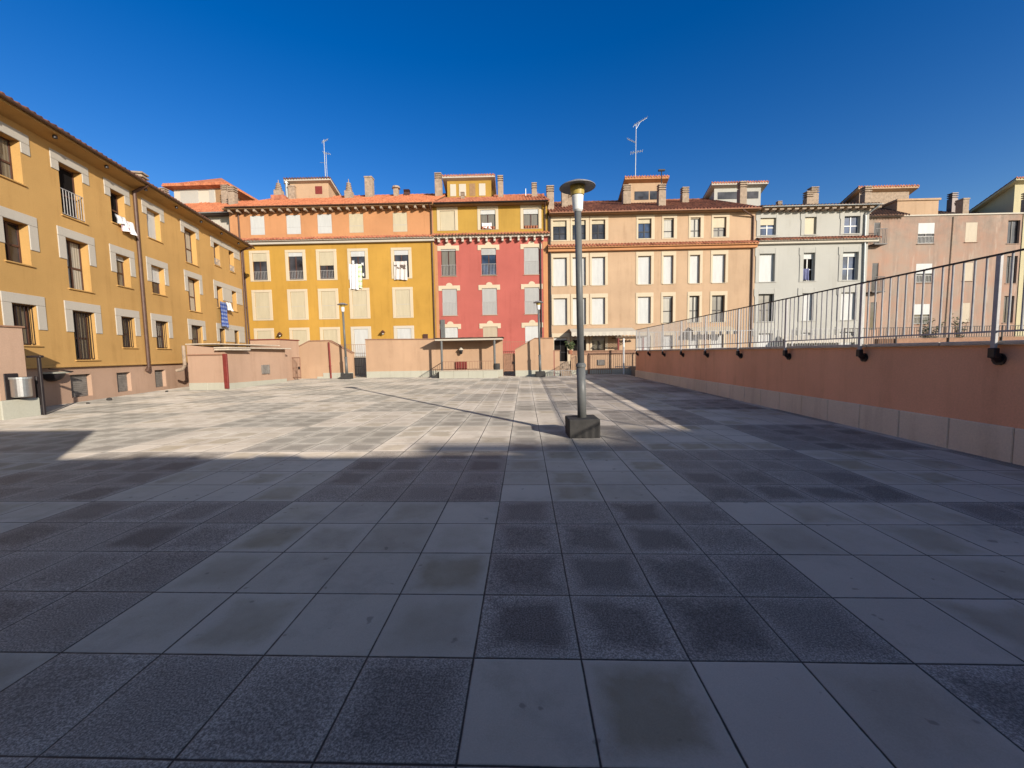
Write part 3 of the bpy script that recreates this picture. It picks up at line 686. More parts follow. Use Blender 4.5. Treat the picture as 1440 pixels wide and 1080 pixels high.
# ------------------------------------------------------------------ ochre building on the left
LA = R(103); b = empty('apartment_building', (-15.16, 12.35, 0), LA, 'large ochre building along the left with stepped white window hoods', 'building')
T = .30
rows = [(3.33, 2.10, 1.63), (5.78, 4.55, 4.08), (8.25, 6.98, 6.52)]
LC = [(-3.6, -2.7, 's'), (-.64, .14, 's'), (1.45, 2.40, 't'), (3.72, 4.48, 's'), (5.81, 6.72, 's'), (8.62, 9.68, 't'), (11.50, 12.18, 's'), (13.35, 13.98, 's')]
h = []; spec = []
for i, (x0, x1, kd) in enumerate(LC):
    for k, (top, bs, bt) in enumerate(rows):
        c = bt if kd == 't' else bs
        if k == 0 and i == 5: c = 2.1
        h.append((x0, x1, c, top, T)); spec.append((i, k, x0, x1, c, top))
zE = 8.76
shell(wall_holes(MB(), -9.0, 15.2, 1.42, zE, h), -9.0, 15.2, 10, 1.42, zE).build('wall', 'ochre', b)
bw = [(1.24, 2.13, .33, 1.12), (3.36, 4.13, .33, 1.10), (5.64, 6.40, .34, 1.12)]
q = wall_holes(MB(), -9.0, 15.15, -.9, 1.42, [(*w, .22) for w in bw])
q.v = [(x, y + .08, z) for x, y, z in q.v]
base = shell(q, -9.0, 15.15, 9.9, -.9, 1.42).build('wall', 'pink', b); base['label'] = 'salmon pink basement wall'
for x0, x1, c, d in bw:
    q = MB().box(x0 + .01, x1 - .01, .22, .28, c + .01, d - .01); 
    for z in [c + .06 + .07 * j for j in range(10)]: q.box(x0 + .04, x1 - .04, .205, .222, z, z + .04)
    q.build('vent', 'plate', b)
MB().bbox(-9.0, 15.2, -.045, .0, 1.38, 1.46).build('ledge', 'ochre', b)
sl = {(2, 2): ('D', 'dark', .80), (3, 2): ('D', 'dark', None), (4, 2): ('S', 'glass', None), (5, 2): ('G', 'glass_cur', None), (6, 2): ('G', 'glass_dim', .3), (7, 2): ('G', 'glass_dim', .3), (1, 2): ('G', 'glass_dim', None),
      (1, 1): ('G', 'glass', None), (2, 1): ('G', 'glass_cur', None), (3, 1): ('H.15', 'glass_dim', None), (4, 1): ('H.55', 'glass', None), (5, 1): ('G', 'glass_cur', None), (6, 1): ('G', 'glass_dim', None), (7, 1): ('G', 'glass_dim', None)}
for i, k, x0, x1, c, d in spec:
    s_, gl, rl = sl.get((i, k), ('G', 'glass_dim' if i != 4 else 'glass_cur', None))
    w = window(b, x0, x1, c, d, T, s_, 'frame_brown', 'sh_white', gl, rl, (.05, 'ochre'), split=.45 if s_ != 'S' else None)
    if k == 0: bars(MB(), x0 + .02, x1 - .02, c + .05, d - .04, .10, .13, .009, .012).build('window_bars', 'iron', w)
    legz = d - (.32 if k == 2 else .75); dz = .30
    if i == 6:
        X0, X1 = 11.18, 14.80
        q = MB().bbox(X0, X1, -.03, .004, d + .001, d + dz).bbox(X0, x0 - .001, -.029, .004, legz, d).bbox(x1 + .001, 13.349, -.029, .004, legz + (.3 if k == 2 else 0), d).bbox(13.981, X1, -.029, .004, legz, d)
        q.build('hood', 'greyw', w)
    elif i != 7:
        e = .30
        q = MB().bbox(x0 - e, x1 + e, -.03, .004, d + .001, d + dz).bbox(x0 - e, x0 - .001, -.029, .004, legz, d).bbox(x1 + .001, x1 + e, -.029, .004, legz, d)
        q.build('hood', 'greyw', w)
mb = MB(); tiles(mb, -9.2, 15.65, -.58, 9.00, 4.6, 11.1); r = mb.build('roof', 'roof_eave', b)
MB().add([(-9.2, 4.6, 11.1), (15.65, 4.6, 11.1), (15.65, 10, 9), (-9.2, 10, 9)], [(0, 1, 2, 3)]).build('rear_slope', 'roof_brown', r)
MB().add([(-9.1, -.54, 8.84), (15.5, -.54, 8.84), (15.5, .02, 8.75), (-9.1, .02, 8.75), (-9.1, -.54, 8.94), (15.5, -.54, 8.94), (15.5, .02, 9.2), (-9.1, .02, 9.2)], [(0, 3, 2, 1), (0, 1, 5, 4), (1, 2, 6, 5), (3, 0, 4, 7), (4, 5, 6, 7)]).build('soffit', 'ochre', r)
gutter(b, -9.1, 15.6, -.62, 8.95, 'pipe', .06)
for i in range(8): x = -1.3 + i * 2.15; MB().tube((x, -.42, 8.80), (x, -.42, 8.72), .06, n=10).build('soffit_vent', 'iron', b)
downpipe(b, [(5.0, -.6, 8.9), (5.0, -.08, 8.6), (5.0, -.08, 1.25)], .065)
MB().tube((5.0, -.08, 1.25), (5.0, -.02, 1.12), .075, .09, 10).build('pipe_shoe', 'pipe', b)
downpipe(b, [(14.98, -.6, 8.85), (14.98, -.07, 8.6), (14.98, -.07, 2.1)], .05)
chimney(r, 8.9, 1.9, 9.3, 10.85, .5, .5, True); MB().bbox(9.3, 10.1, 1.7, 2.1, 9.5, 10.4).build('chimney', 'peach', r)

# ------------------------------------------------------------------ retaining wall, railing and terrace on the right
rw = empty('retaining_wall', (6.68, 0, 0), 0, 'long terracotta retaining wall with pale slab plinth along the right', 'wall')
MB().box(0, .3, -3.0, 25.0, -.5, 1.60).build('wall', 'rwall', rw)
q = MB(); y = -2.86
while y < 24.9:
    y2 = min(y + .86, 24.98); q.bbox(-.045, -.002, y + .004, y2 - .004, -.3, .47); y = y2
q.build('plinth', 'plinth_bounce', rw)
q = MB(); y = -3.0
while y < 25: q.bbox(-.07, .36, y + .003, min(y + 1.4, 25.04) - .003, 1.601, 1.66); y += 1.4
q.build('coping', 'copings', rw)
rl = empty('terrace_railing', (6.68, 0, 0), 0, 'tall grey steel railing bracketed to the top of the retaining wall', 'railing')
py = [-.95 + 2.31 * i for i in range(-1, 12)]
xr = -.12
for a, c in zip(py, py[1:]):
    q = MB(); n = 15
    for i in range(1, n):
        yy = a + (c - a) * i / n; q.tube((xr, yy, 1.80), (xr, yy, 2.83), .0135, n=8)
    q.box(xr - .012, xr + .012, a + .03, c - .03, 1.775, 1.80); q.build('railing_panel', 'rail', rl)
MB().bbox(xr - .022, xr + .022, py[0], py[-1], 2.83, 2.855, .006).build('handrail', 'iron', rl)
for y in py:
    p = MB().bbox(xr - .022, xr + .022, y - .03, y + .03, 1.46, 2.83, .004).build('post', 'rail', rl)
    MB().bbox(xr - .035, xr + .04, y - .05, y + .05, 1.42, 1.56, .01).tube((xr, y, 1.47), (-.02, y + .02, 1.40), .05, .06, 10).tube((-.03, y + .02, 1.40), (.0, y + .02, 1.40), .085, .085, 12).build('bracket', 'iron', p)
fr = empty('terrace_fence', (6.9, 25.05, 0), 0, 'low dark picket fence along the back of the upper terrace', 'fence')
for i in range(13):
    x0 = i * 3.0; q = bars(MB(), x0 + .04, x0 + 2.96, 1.72 if i < 5 else 2.12, 2.70, 0, .14, .011, .018)
    p = q.build('fence_panel', 'rail' if i < 4 else 'iron', fr); MB().bbox(x0 - .03, x0 + .03, -.03, .03, 1.60, 2.76).build('post', 'rail' if i < 4 else 'iron', fr)  # one railing: sunlit left and backlit right painted as pale and dark metal
MB().box(14.0, 39, .05, .3, 1.6, 2.08).build('kerb_wall', 'coping', fr)

# ------------------------------------------------------------------ street lamps
def lamp(x, y, label):
    r_ = empty('street_lamp', (x, y, gz(x, y)), 0, label, 'street lamp', 'hat-shaped lamps on the plaza')
    MB().bbox(-.285, .285, -.285, .285, -.02, .345, .015).build('base', 'concrete', r_)
    MB().lathe([(.085, .34), (.082, 1.30)], n=20).lathe([(.065, 1.36), (.060, 4.16)], n=20).build('pole', 'pole', r_, True)
    MB().lathe([(.083, 1.29), (.098, 1.295), (.098, 1.33), (.07, 1.37)], n=20).build('collar', 'pole', r_)
    MB().lathe([(.066, 4.12), (.09, 4.15), (.094, 4.18), (.088, 4.185), (.092, 4.19), (.108, 4.40)], n=28).build('lamp_cup', 'lampwhite', r_)
    MB().lathe([(.106, 4.405), (.118, 4.41), (.135, 4.585)], n=28).build('diffuser', 'lampyellow', r_)
    s = MB().lathe([(.134, 4.575), (.318, 4.545), (.326, 4.545), (.326, 4.555), (.30, 4.575), (.12, 4.655), (.05, 4.665)], n=40).build('lamp_hat', 'shade', r_)
    r_.rotation_euler = (0, R(-.9), R(2)); return r_
la = lamp(1.07, 7.74, 'near grey street lamp on a dark block, mid plaza by the shadow edge')
lb = copy_tree(la); lb.location = (-11.02, 25.1, gz(-11, 25.1)); lb['label'] = 'far street lamp in front of the yellow building'
lc = copy_tree(la); lc.location = (.95, 25.5, gz(1, 25.5)); lc['label'] = 'far street lamp in front of the coral red building'

# ------------------------------------------------------------------ low walls at the back of the plaza
def lowwall(y, top, plz, x0, x1, label, name='garden_wall', zb=-.5, thick=.28, m='salmon', cop='coping'):
    """top: outline points (x,z) from left to right"""
    r_ = empty(name, (0, y, 0), 0, label, 'wall', 'apricot walls at the back of the plaza')
    MB().poly([(x0, zb)] + top + [(x1, zb)], 0, thick).build('wall', m, r_)
    q = MB()
    for (a, za), (c, zc) in zip(top, top[1:]):
        if abs(c - a) < .02: continue
        q.add([(a, -.05, za), (c, -.05, zc), (c, thick + .05, zc), (a, thick + .05, za), (a, -.05, za + .06), (c, -.05, zc + .06), (c, thick + .05, zc + .06), (a, thick + .05, za + .06)], [(0, 3, 2, 1), (4, 5, 6, 7), (0, 1, 5, 4), (1, 2, 6, 5), (2, 3, 7, 6), (3, 0, 4, 7)])
    q.build('coping', cop, r_)
    q = MB()
    for xa, xb, zt in plz:
        x = xa
        while x < xb - .05: q.bbox(x + .003, min(x + .9, xb) - .003, -.04, -.002, zb, zt); x += .9
    if plz: q.build('plinth', 'plinth', r_)
    return r_
w2 = lowwall(25.9, [(-15.25, 1.82), (-13.69, 2.58), (-12.41, 2.58), (-10.95, 1.76)], [(-15.25, -13.3, .12), (-13.3, -12.9, .32), (-12.9, -10.95, .55)], -15.25, -10.95, 'trapezoid apricot wall with sloping shoulders behind the far left lamp')
downpipe(w2, [(-12.42, -.06, 2.5), (-12.38, -.06, .2)], .055, 'maroon')
w3 = lowwall(26.3, [(-10.25, 2.62), (-1.40, 2.52)], [(-10.25, -1.40, .58)], -10.25, -1.40, 'long apricot wall behind the open canopy')
w4 = lowwall(26.3, [(-.62, 1.80), (.65, 2.50), (1.84, 2.50)], [(-.62, 1.84, .50)], -.62, 1.84, 'apricot wall with one sloping shoulder behind the far right lamp')
w5 = lowwall(28.2, [(3.16, 1.64), (7.55, 1.64)], [(3.16, 7.55, .38)], 3.16, 7.55, 'low apricot wall with a brown top beside the steps')
MB().bbox(3.2, 7.5, -.03, -.002, 1.40, 1.62).build('top_band', 'coping', w5)
MB().bbox(4.92, 5.43, -.06, .0, .68, 1.06).build('vent', 'plate', w5)
MB().bbox(4.28, 4.43, -.06, .0, .1, 1.40).build('corner_strip', 'coping', w5)
pl_ = empty('gate_pillar', (2.06, 26.4, 0), 0, 'short apricot gate pillar between far lamp and steps', 'pillar')
MB().bbox(-.17, .17, 0, .34, -.2, 1.70).build('shaft', 'salmon', pl_); MB().bbox(-.20, .20, -.03, .37, 1.701, 1.76).build('cap', 'coping', pl_); MB().bbox(-.19, .19, -.02, .36, -.1, .45).build('plinth', 'plinth', pl_)
MB().tube((-.22, -.04, .1), (-.22, -.04, 1.7), .05).build('downpipe', 'maroon', pl_)
st = empty('stairs', (2.62, 26.2, 0), 0, 'narrow stone steps climbing between pillar and low wall', 'stairs')
for i in range(6): MB().bbox(-.33, .33, .3 * i, .3 * (i + 1), -.2, .1 + .15 * (i + 1)).build('step', 'chimney', st)
# gates
def gate(x0, x1, y, z0, z1, m, label, swing=0.0):
    r_ = empty('metal_gate', (x0, y, 0), swing, label, 'gate', 'iron gates at the back of the plaza'); w = x1 - x0
    MB().bbox(0, .05, -.025, .025, z0, z1).bbox(w - .05, w, -.025, .025, z0, z1).bbox(.05, w - .05, -.022, .022, z1 - .05, z1).bbox(.05, w - .05, -.022, .022, z0 + .05, z0 + .1).build('gate_frame', m, r_)
    q = MB(); n = max(4, round(w / .12))
    for i in range(1, n): x = w * i / n; q.tube((x, 0, z0 + .1), (x, 0, z1 - .05), .011, n=6)
    q.box(.05, w - .05, -.012, .012, (z0 + z1) / 2 - .012, (z0 + z1) / 2 + .012)
    q.build('gate_bars', m, r_); MB().box(w - .14, w - .02, -.06, -.026, (z0 + z1) / 2 - .08, (z0 + z1) / 2 + .08).build('lock', 'iron', r_)
    return r_
gate(-14.2, -13.35, 24.6, .3, 1.58, 'coping', 'rusty open gate left of the trapezoid wall', R(-25))
gate(-10.93, -10.27, 26.1, .35, 1.50, 'iron', 'dark narrow gate just right of the far left lamp', R(10))
g3 = gate(-1.38, -.64, 26.45, .4, 1.60, 'coping', 'brown solid backed gate between canopy wall and sloping wall')
MB().box(.05, .69, .01, .03, .5, 1.55).build('gate_sheet', 'coping', g3)

# open canopy
ca = empty('canopy', (-3.5, 25.0, 0), 0, 'flat roofed open canopy on grey posts against the apricot wall', 'canopy')
MB().box(-1.95, 2.14, -.02, 1.34, 2.44, 2.56).build('roof_slab', 'offwhite', ca); MB().bbox(-2.05, 2.22, -.12, 1.42, 2.562, 2.61).build('roof_sheet', 'roof_dark', ca)
for x in (-1.58, 1.66): MB().tube((x, .1, .55), (x, .1, 2.44), .07, n=12).build('post', 'pole', ca)
lw_ = empty('low_wall', (-3.5, 24.9, 0), 0, 'low pale stone wall under the front of the canopy', 'wall')
q = MB(); x = -1.75
while x < 1.85: q.bbox(x + .003, min(x + .9, 1.9) - .003, 0, .25, -.2, .58); x += .9
q.build('wall', 'plinth', lw_); MB().bbox(-1.8, 1.95, -.03, .28, .581, .62).build('coping', 'copings', lw_)
cr_ = empty('canopy_railing', (-3.5, 25.0, 0), 0, 'thin railing on the low wall under the canopy', 'railing')
bars(MB(), -1.5, 1.6, .66, 1.14, 0, .16, .009, .014).build('railing_panel', 'coping', cr_)
q = MB().tube((-1.6, 0, 1.1), (-2.4, .1, .62), .02).tube((-1.6, 0, .62), (-2.4, .1, .2), .014)
for i in range(7): t = i / 6; q.tube((-1.6 - .8 * t, .1 * t, .62 - .42 * t), (-1.6 - .8 * t, .1 * t, 1.1 - .48 * t), .01, n=6)
q.build('ramp_rail', 'iron', cr_)
rp = MB().poly([(-2.45, -.1), (-1.78, -.1), (-1.78, .55)], 0, .8).build('ramp', 'concrete'); rp.location = (-3.5, 25.05, 0); tag(rp, 'short dark ramp at the left end of the canopy', 'ramp')
bn = empty('red_panel', (-4.07, 26.2, 0), 0, 'small dark red slatted panel on the wall under the canopy', 'panel')
MB().bbox(-.38, .38, 0, .03, .62, 1.12).build('board', 'maroon', bn)
q = MB()
for i in range(6): q.bbox(-.36 + i * .125, -.36 + i * .125 + .07, -.03, -.001, .60, 1.14)
q.build('slats', 'maroon', bn)
ln = empty('wall_lantern', (-4.04, 26.28, 0), 0, 'dark lantern fixed to the wall in the shade of the canopy', 'lantern')
MB().bbox(-.03, .03, -.2, 0, 1.98, 2.02).build('bracket', 'iron', ln); MB().lathe([(.07, 1.6), (.13, 1.84), (.13, 1.86)], 0, -.2, 8).build('lantern_glass', 'glass', ln); MB().lathe([(.18, 1.862), (.12, 1.93), (.03, 2.02)], 0, -.2, 8).build('cap', 'offwhite', ln)
ba = MB().lathe([(.0, .62), (.19, .62), (.21, .78), (.21, .84), (.19, 1.0), (.02, 1.0)], n=16).build('barrel', 'concrete'); ba.location = (-1.72, 25.05, 0); tag(ba, 'squat grey barrel standing on the right end of the low wall', 'barrel')

# walkway railing behind the low walls
wr = empty('walkway_railing', (0, 29.3, 0), 0, 'thin rusty railing on the walkway below the yellow and red houses', 'railing')
for i in range(7): x0 = -19.0 + i * 2.9; bars(MB(), x0, x0 + 2.9, 1.56, 2.40, 0, .15, .009, .014).build('railing_panel', 'coping', wr); MB().bbox(x0 - .03, x0 + .03, -.03, .03, 1.48, 2.46).build('post', 'coping', wr)
fb = empty('picket_fence', (0, 25.7, 0), 0, 'low grey picket fence at the foot of the brown topped wall', 'fence')
bars(MB(), 4.3, 5.75, .14, .44, 1.8, .14, .011, .016).build('fence_panel', 'coping', fb); bars(MB(), 5.95, 6.95, .12, .60, 1.6, .13, .011, .018).build('fence_panel', 'rail', fb); bars(MB(), 1.45, 3.0, .12, .45, .2, .14, .009, .014).build('fence_panel', 'rail', fb)
MB().tube((6.5, 1.62, .1), (6.5, 1.62, 2.45), .06, n=10).build('post', 'lampwhite', fb)

# awnings on the peach and white houses
def awning(x0, x1, y, z, out, label, m1='offwhite', m2='maroon'):
    r_ = empty('awning', (x0, y, z), FA, label, 'awning', 'awnings over the ground floor'); w = x1 - x0
    MB().add([(0, -.02, .35), (w, -.02, .35), (w, -out, .02), (0, -out, .02), (0, -.02, .37), (w, -.02, .37), (w, -out, .05), (0, -out, .05)], [(0, 1, 2, 3), (4, 7, 6, 5), (0, 4, 5, 1), (1, 5, 6, 2), (2, 6, 7, 3), (3, 7, 4, 0)]).build('cloth', m1, r_)
    q = MB(); n = round(w / .25)
    for i in range(n): a = w * i / n; q.k = i % 2; q.poly([(a, .03), (a, -.2), (a + w / n * .5, -.26), (a + w / n, -.2), (a + w / n, .03)], -out - .015, -out - .003)
    q.build('valance', [m1, m2], r_)
    MB().bbox(-.03, w + .03, -out - .0, -out + .04, .0, .03).build('front_bar', 'frame_white', r_)
    return r_
awning(3.35, 8.0, 31.02, 2.98, 1.3, 'cream awning over the peach house ground floor', 'offwhite', 'greyw')
awning(12.2, 15.3, 31.2, 2.95, .9, 'short scalloped awning with dotted edge behind the railing', 'cream', 'iron')
awning(18.8, 24.0, 31.3, 2.2, .8, 'white awning low on the white house behind the railing', 'offwhite', 'greyw')
pg = empty('pergola', (6.2, 29.3, 0), 0, 'small dark post pergola beside the peach house awning', 'pergola')
MB().bbox(.2, 2.2, -.05, .05, 2.52, 2.62).bbox(.2, 2.2, 1.2, 1.3, 2.52, 2.62).build('beam', 'wood', pg)
q = MB()
for i in range(8): q.bbox(.3 + i * .25, .36 + i * .25, -.1, 1.35, 2.622, 2.68)
q.build('slats', 'sh_beige', pg)
for x in (.4, 2.1): MB().bbox(x - .06, x + .06, -.06, .06, -.5, 2.52).build('post', 'maroon', pg)

# ------------------------------------------------------------------ left shed, pillar and fittings
sh = empty('shed', (-14.4, 18.2, 0), 0, 'low salmon shed with a grey tiled lip against the ochre building', 'shed')
MB().add([(-.87, 0, -.4), (.87, 0, -.4), (.75, 4.9, -.4), (-.87, 4.9, -.4), (-.87, 0, 2.22), (.87, 0, 2.02), (.75, 4.9, 2.12), (-.87, 4.9, 2.2)], [(0, 1, 5, 4), (1, 2, 6, 5), (2, 3, 7, 6), (3, 0, 4, 7), (4, 5, 6, 7)]).build('wall', 'pink', sh)
q = MB()
for i in range(2): q.bbox(-.87 + i * .87 + .003, -.87 + (i + 1) * .87 - .003, -.04, -.002, -.3, .50)
q.add([(.91, -.03, -.3), (.79, 4.85, -.3), (.79, 4.85, .38), (.91, -.03, .46), (.872, -.03, -.3), (.752, 4.85, -.3), (.752, 4.85, .38), (.872, -.03, .46)], [(0, 1, 2, 3), (4, 7, 6, 5), (0, 3, 7, 4), (3, 2, 6, 7), (1, 5, 6, 2)])
q.build('plinth', 'plinth', sh)
mb = MB(); mb.bbox(.45, 1.12, -.12, 4.9, 2.04, 2.10).bbox(.55, 1.2, -.22, 1.3, 1.95, 2.02); mb.build('roof', 'copings', sh)
MB().bbox(-.9, .5, -.05, 4.9, 2.23, 2.28).build('roof', 'copings', sh)
MB().bbox(-.9, .9, -.05, .0, 1.74, 1.80).build('trim', 'coping', sh)
MB().bbox(.80, .98, -.08, .02, .22, 1.80).build('door', 'maroon', sh)
MB().bbox(.79, .89, 2.6, 2.95, .75, 1.22).build('vent', 'plate', sh); MB().bbox(.80, .92, 3.05, 3.15, .75, 1.22).build('vent', 'plate', sh)
MB().path([(-.98, -.05, 2.2), (-.98, -.05, 1.3), (-1.1, -.06, 1.12), (-1.35, -.08, 1.08)], .07, 10).build('chute', 'chimney', sh)
sb = empty('shed', (-14.9, 23.4, 0), 0, 'pink rooftop block with a dark red top behind the low shed', 'shed')
MB().box(-.95, .78, 0, 2.0, -.4, 2.60).build('wall', 'pink', sb); MB().bbox(-1.0, .83, -.05, 2.05, 2.601, 2.66).build('coping', 'maroon', sb)

pi_ = empty('wall_pillar', (-13.65, 9.98, gz(-13.7, 10.7)), 0, 'thick salmon wall end with stone plinth at the left edge', 'pillar')
MB().bbox(-1.8, .32, 0, .62, -.1, 2.35).build('shaft', 'pink', pi_); MB().bbox(-1.85, .36, -.04, .66, 2.351, 2.40).build('cap', 'coping', pi_); MB().bbox(-1.84, .46, -.10, .74, -.1, .48, .02).build('plinth', 'plinth', pi_)
bi = empty('litter_bin', (-13.10, 10.28, 0), 0, 'round steel litter bin fixed to the salmon pillar', 'bin')
MB().lathe([(.16, .68), (.19, .70), (.19, 1.18), (.18, 1.2)], 0, -.02, 24).build('drum', 'steel', bi); MB().lathe([(.195, 1.15), (.205, 1.15), (.205, 1.2), (.16, 1.2)], 0, -.02, 24).build('rim', 'gmetal', bi); MB().bbox(-.225, -.20, -.2, .1, .55, 1.3).build('bracket', 'iron', bi)
po = empty('metal_post', (-13.15, 10.75, 0), 0, 'slim dark post beside the salmon pillar', 'post')
MB().bbox(-.035, .035, -.035, .035, .05, 1.72).build('shaft', 'iron', po); MB().bbox(-.30, .1, -.05, .05, 1.70, 1.76).build('arm', 'iron', po); MB().bbox(-.16, -.09, -.03, .03, .4, 1.2).build('side_plate', 'iron', po)
sh_ = empty('stone_basin', (-15.1, 13.15, 0), LA, 'pale half round basin with dark underside on the ochre building base', 'basin')
sh_.location = (-15.16 - .225 * .5, 12.35 + .974 * .5, 0)
q = MB(); V = []; F = []; n, k = 16, 5
for i in range(k + 1):
    a = math.pi / 2 * i / k
    for j in range(n + 1):
        t = math.pi * j / n; V.append((.36 * math.cos(a) * math.cos(t), .05 - .30 * math.cos(a) * math.sin(t), 1.20 - .26 * math.sin(a)))
F = [(i * (n + 1) + j, i * (n + 1) + j + 1, (i + 1) * (n + 1) + j + 1, (i + 1) * (n + 1) + j) for i in range(k) for j in range(n)]
q.add(V, F).build('bowl', 'iron', sh_, True); MB().poly([(-.37, 1.20), (.37, 1.20), (.37, 1.25), (-.37, 1.25)], -.24, .06).build('rim', 'plinth', sh_)
MB().tube((-.4, -.2, 1.36), (.34, -.3, 1.24), .02).build('spout', 'iron', sh_)

# wall lamps on the yellow house
for x, lab in ((-10.55, 'small hooded wall lamp at the right end of the yellow facade'), (-18.3, 'small wall lamp between two left windows of the yellow facade')):
    o = empty('wall_lamp', (x * math.cos(FA), 31 + x * math.sin(FA), 3.2), FA, lab, 'wall lamp')
    MB().path([(0, 0, 0), (0, -.3, .15)], .02).build('arm', 'iron', o); MB().lathe([(.20, .08), (.12, .2), (.03, .28)], 0, -.32, 14).build('lamp_hat', 'frame_brown', o); MB().lathe([(.05, -.02), (.07, .078)], 0, -.32, 12).build('bulb', 'lampwhite', o)
o = MB().bbox(-.16, .16, -.12, 0, 1.3, 4.2).build('flue_duct', 'pole'); o.location = (-6.1, 30.9, 0); tag(o, 'tall grey metal duct rising beside the left window of the red house', 'duct')

# ------------------------------------------------------------------ laundry
def cloth(x0, x1, z0, z1, y, amp=.03, waves=3, skew=0.0, ph=0):
    mb = MB(); n, k = 20, 14; V = []; 
    for j in range(k + 1):
        t = j / k
        for i in range(n + 1):
            s = i / n; hang = .03 + .05 * t
            V.append((x0 + (x1 - x0) * s + skew * t, y - hang + amp * math.sin(2 * math.pi * waves * s + ph + t) * (.4 + t) + .01 * math.sin(9 * t + 3 * s), z1 + (z0 - z1) * t - .05 * math.sin(math.pi * s) * (1 - t) * .4 + .03 * math.sin(5 * s + ph) * t))
    F = [(j * (n + 1) + i, j * (n + 1) + i + 1, (j + 1) * (n + 1) + i + 1, (j + 1) * (n + 1) + i) for j in range(k) for i in range(n)]
    mb.add(V, F); m2 = [(x, y_ + .012, z) for x, y_, z in V]; mb.add(m2, [f[::-1] for f in F]); return mb
def laundry(loc, rz, mbs, label):
    r_ = empty('laundry', loc, rz, label, 'laundry', 'washing hung out of the windows')
    for mb, m in mbs: mb.build('cloth', m, r_, True)
    return r_
laundry(FO, FA, [(cloth(-12.93, -12.3, 6.55, 8.42, -.05, .03, 2), 'cl_stripe'), (cloth(-12.32, -11.98, 6.62, 8.40, -.07, .02, 1.5), 'cl_green'), (cloth(-12.72, -12.55, 8.40, 8.68, -.04, .02, 1), 'cl_white'), (cloth(-12.02, -11.86, 8.30, 8.50, -.05), 'cl_white'), (cloth(-11.97, -11.85, 7.5, 7.75, -.05), 'cl_white')], 'long white striped sheet hanging below a yellow house window')
laundry(FO, FA, [(cloth(-9.60, -8.62, 7.18, 8.55, -.06, .03, 3), 'cl_towel')], 'square pale towel with a dark motif hanging from a yellow house window')
LL = (-15.16, 12.35, 0)
laundry(LL, LA, [(cloth(3.85, 4.65, 6.72, 7.22, -.12, .05, 2, .15), 'cl_pink'), (cloth(3.7, 4.2, 6.95, 7.3, -.10, .04, 1.5, .1), 'cl_white')], 'crumpled rosy white sheet over a top floor sill of the ochre building')
laundry(LL, LA, [(cloth(11.45, 12.2, 3.45, 4.9, -.14, .03, 3), 'cl_blue'), (cloth(12.0, 12.6, 4.45, 4.95, -.20, .04, 2, .2), 'cl_white')], 'long blue patterned sheet hanging from the ochre building')
laundry(FO, FA, [(cloth(-3.0, -2.3, 10.78, 11.2, .02, .03, 2), 'cl_pink')], 'small red and white cloth in the middle attic window of the red house')
laundry(FO, FA, [(cloth(20.55, 20.98, 6.6, 7.45, .12, .03, 2), 'cl_dusk')], 'dull blue cloth hanging in the dark middle window of the white house')

# ------------------------------------------------------------------ aerials
def yagi(mb, x, y, z, L, ang, n=8, w=.5):
    c, s = math.cos(ang), math.sin(ang); mb.tube((x - L / 2 * c, y, z - L / 2 * s), (x + L / 2 * c, y, z + L / 2 * s), .02, n=6)
    for i in range(n):
        t = -.5 + i / (n - 1); px, pz = x + L * t * c, z + L * t * s; k = w * (.65 + .35 * (1 - i / n)); mb.tube((px, y - k / 2, pz), (px, y + k / 2, pz), .012, n=5); mb.tube((px - .3 * k * s, y, pz - .3 * k * c), (px + .3 * k * s, y, pz + .3 * k * c), .011, n=5)
    return mb
an = empty('aerial', (-17.15, 36.6, 16.3), 0, 'tall thin television aerial above the yellow building', 'aerial', 'television aerials')
MB().tube((0, 0, 0), (.02, 0, 4.05), .035, .025).tube((.16, 0, .9), (.16, 0, 2.9), .02).build('mast', 'gmetal', an)
yagi(yagi(MB(), .12, 0, 3.95, .5, .4, 5, .35), .22, 0, 2.9, .6, -.25, 5, .4).tube((-.4, 0, 2.15), (.1, 0, 2.1), .018).build('antenna', 'gmetal', an)
an = empty('aerial', (9.75, 37.0, 15.9), 0, 'tall television aerial with a slanted yagi above the peach building', 'aerial', 'television aerials')
MB().tube((0, 0, 0), (.05, 0, 5.0), .035, .025).build('mast', 'gmetal', an)
q = yagi(MB(), .42, 0, 5.25, 1.25, .5, 9, .6); yagi(q, .1, 0, 2.75, 1.0, .15, 6, .5); yagi(q, -.35, 0, 3.7, .7, -.45, 5, .4); q.tube((.03, 0, 4.6), (.4, 0, 5.2), .015); q.build('antenna', 'gmetal', an)
an = empty('aerial', (1.15, 36.0, 13.9), 0, 'small aerial with a bent arm between the red and peach roofs', 'aerial', 'television aerials')
MB().path([(0, 0, 0), (0, 0, 1.15), (.2, 0, 1.3)], .02).build('mast', 'gmetal', an); yagi(MB(), -.3, 0, 1.0, .9, .1, 6, .4).build('antenna', 'gmetal', an)

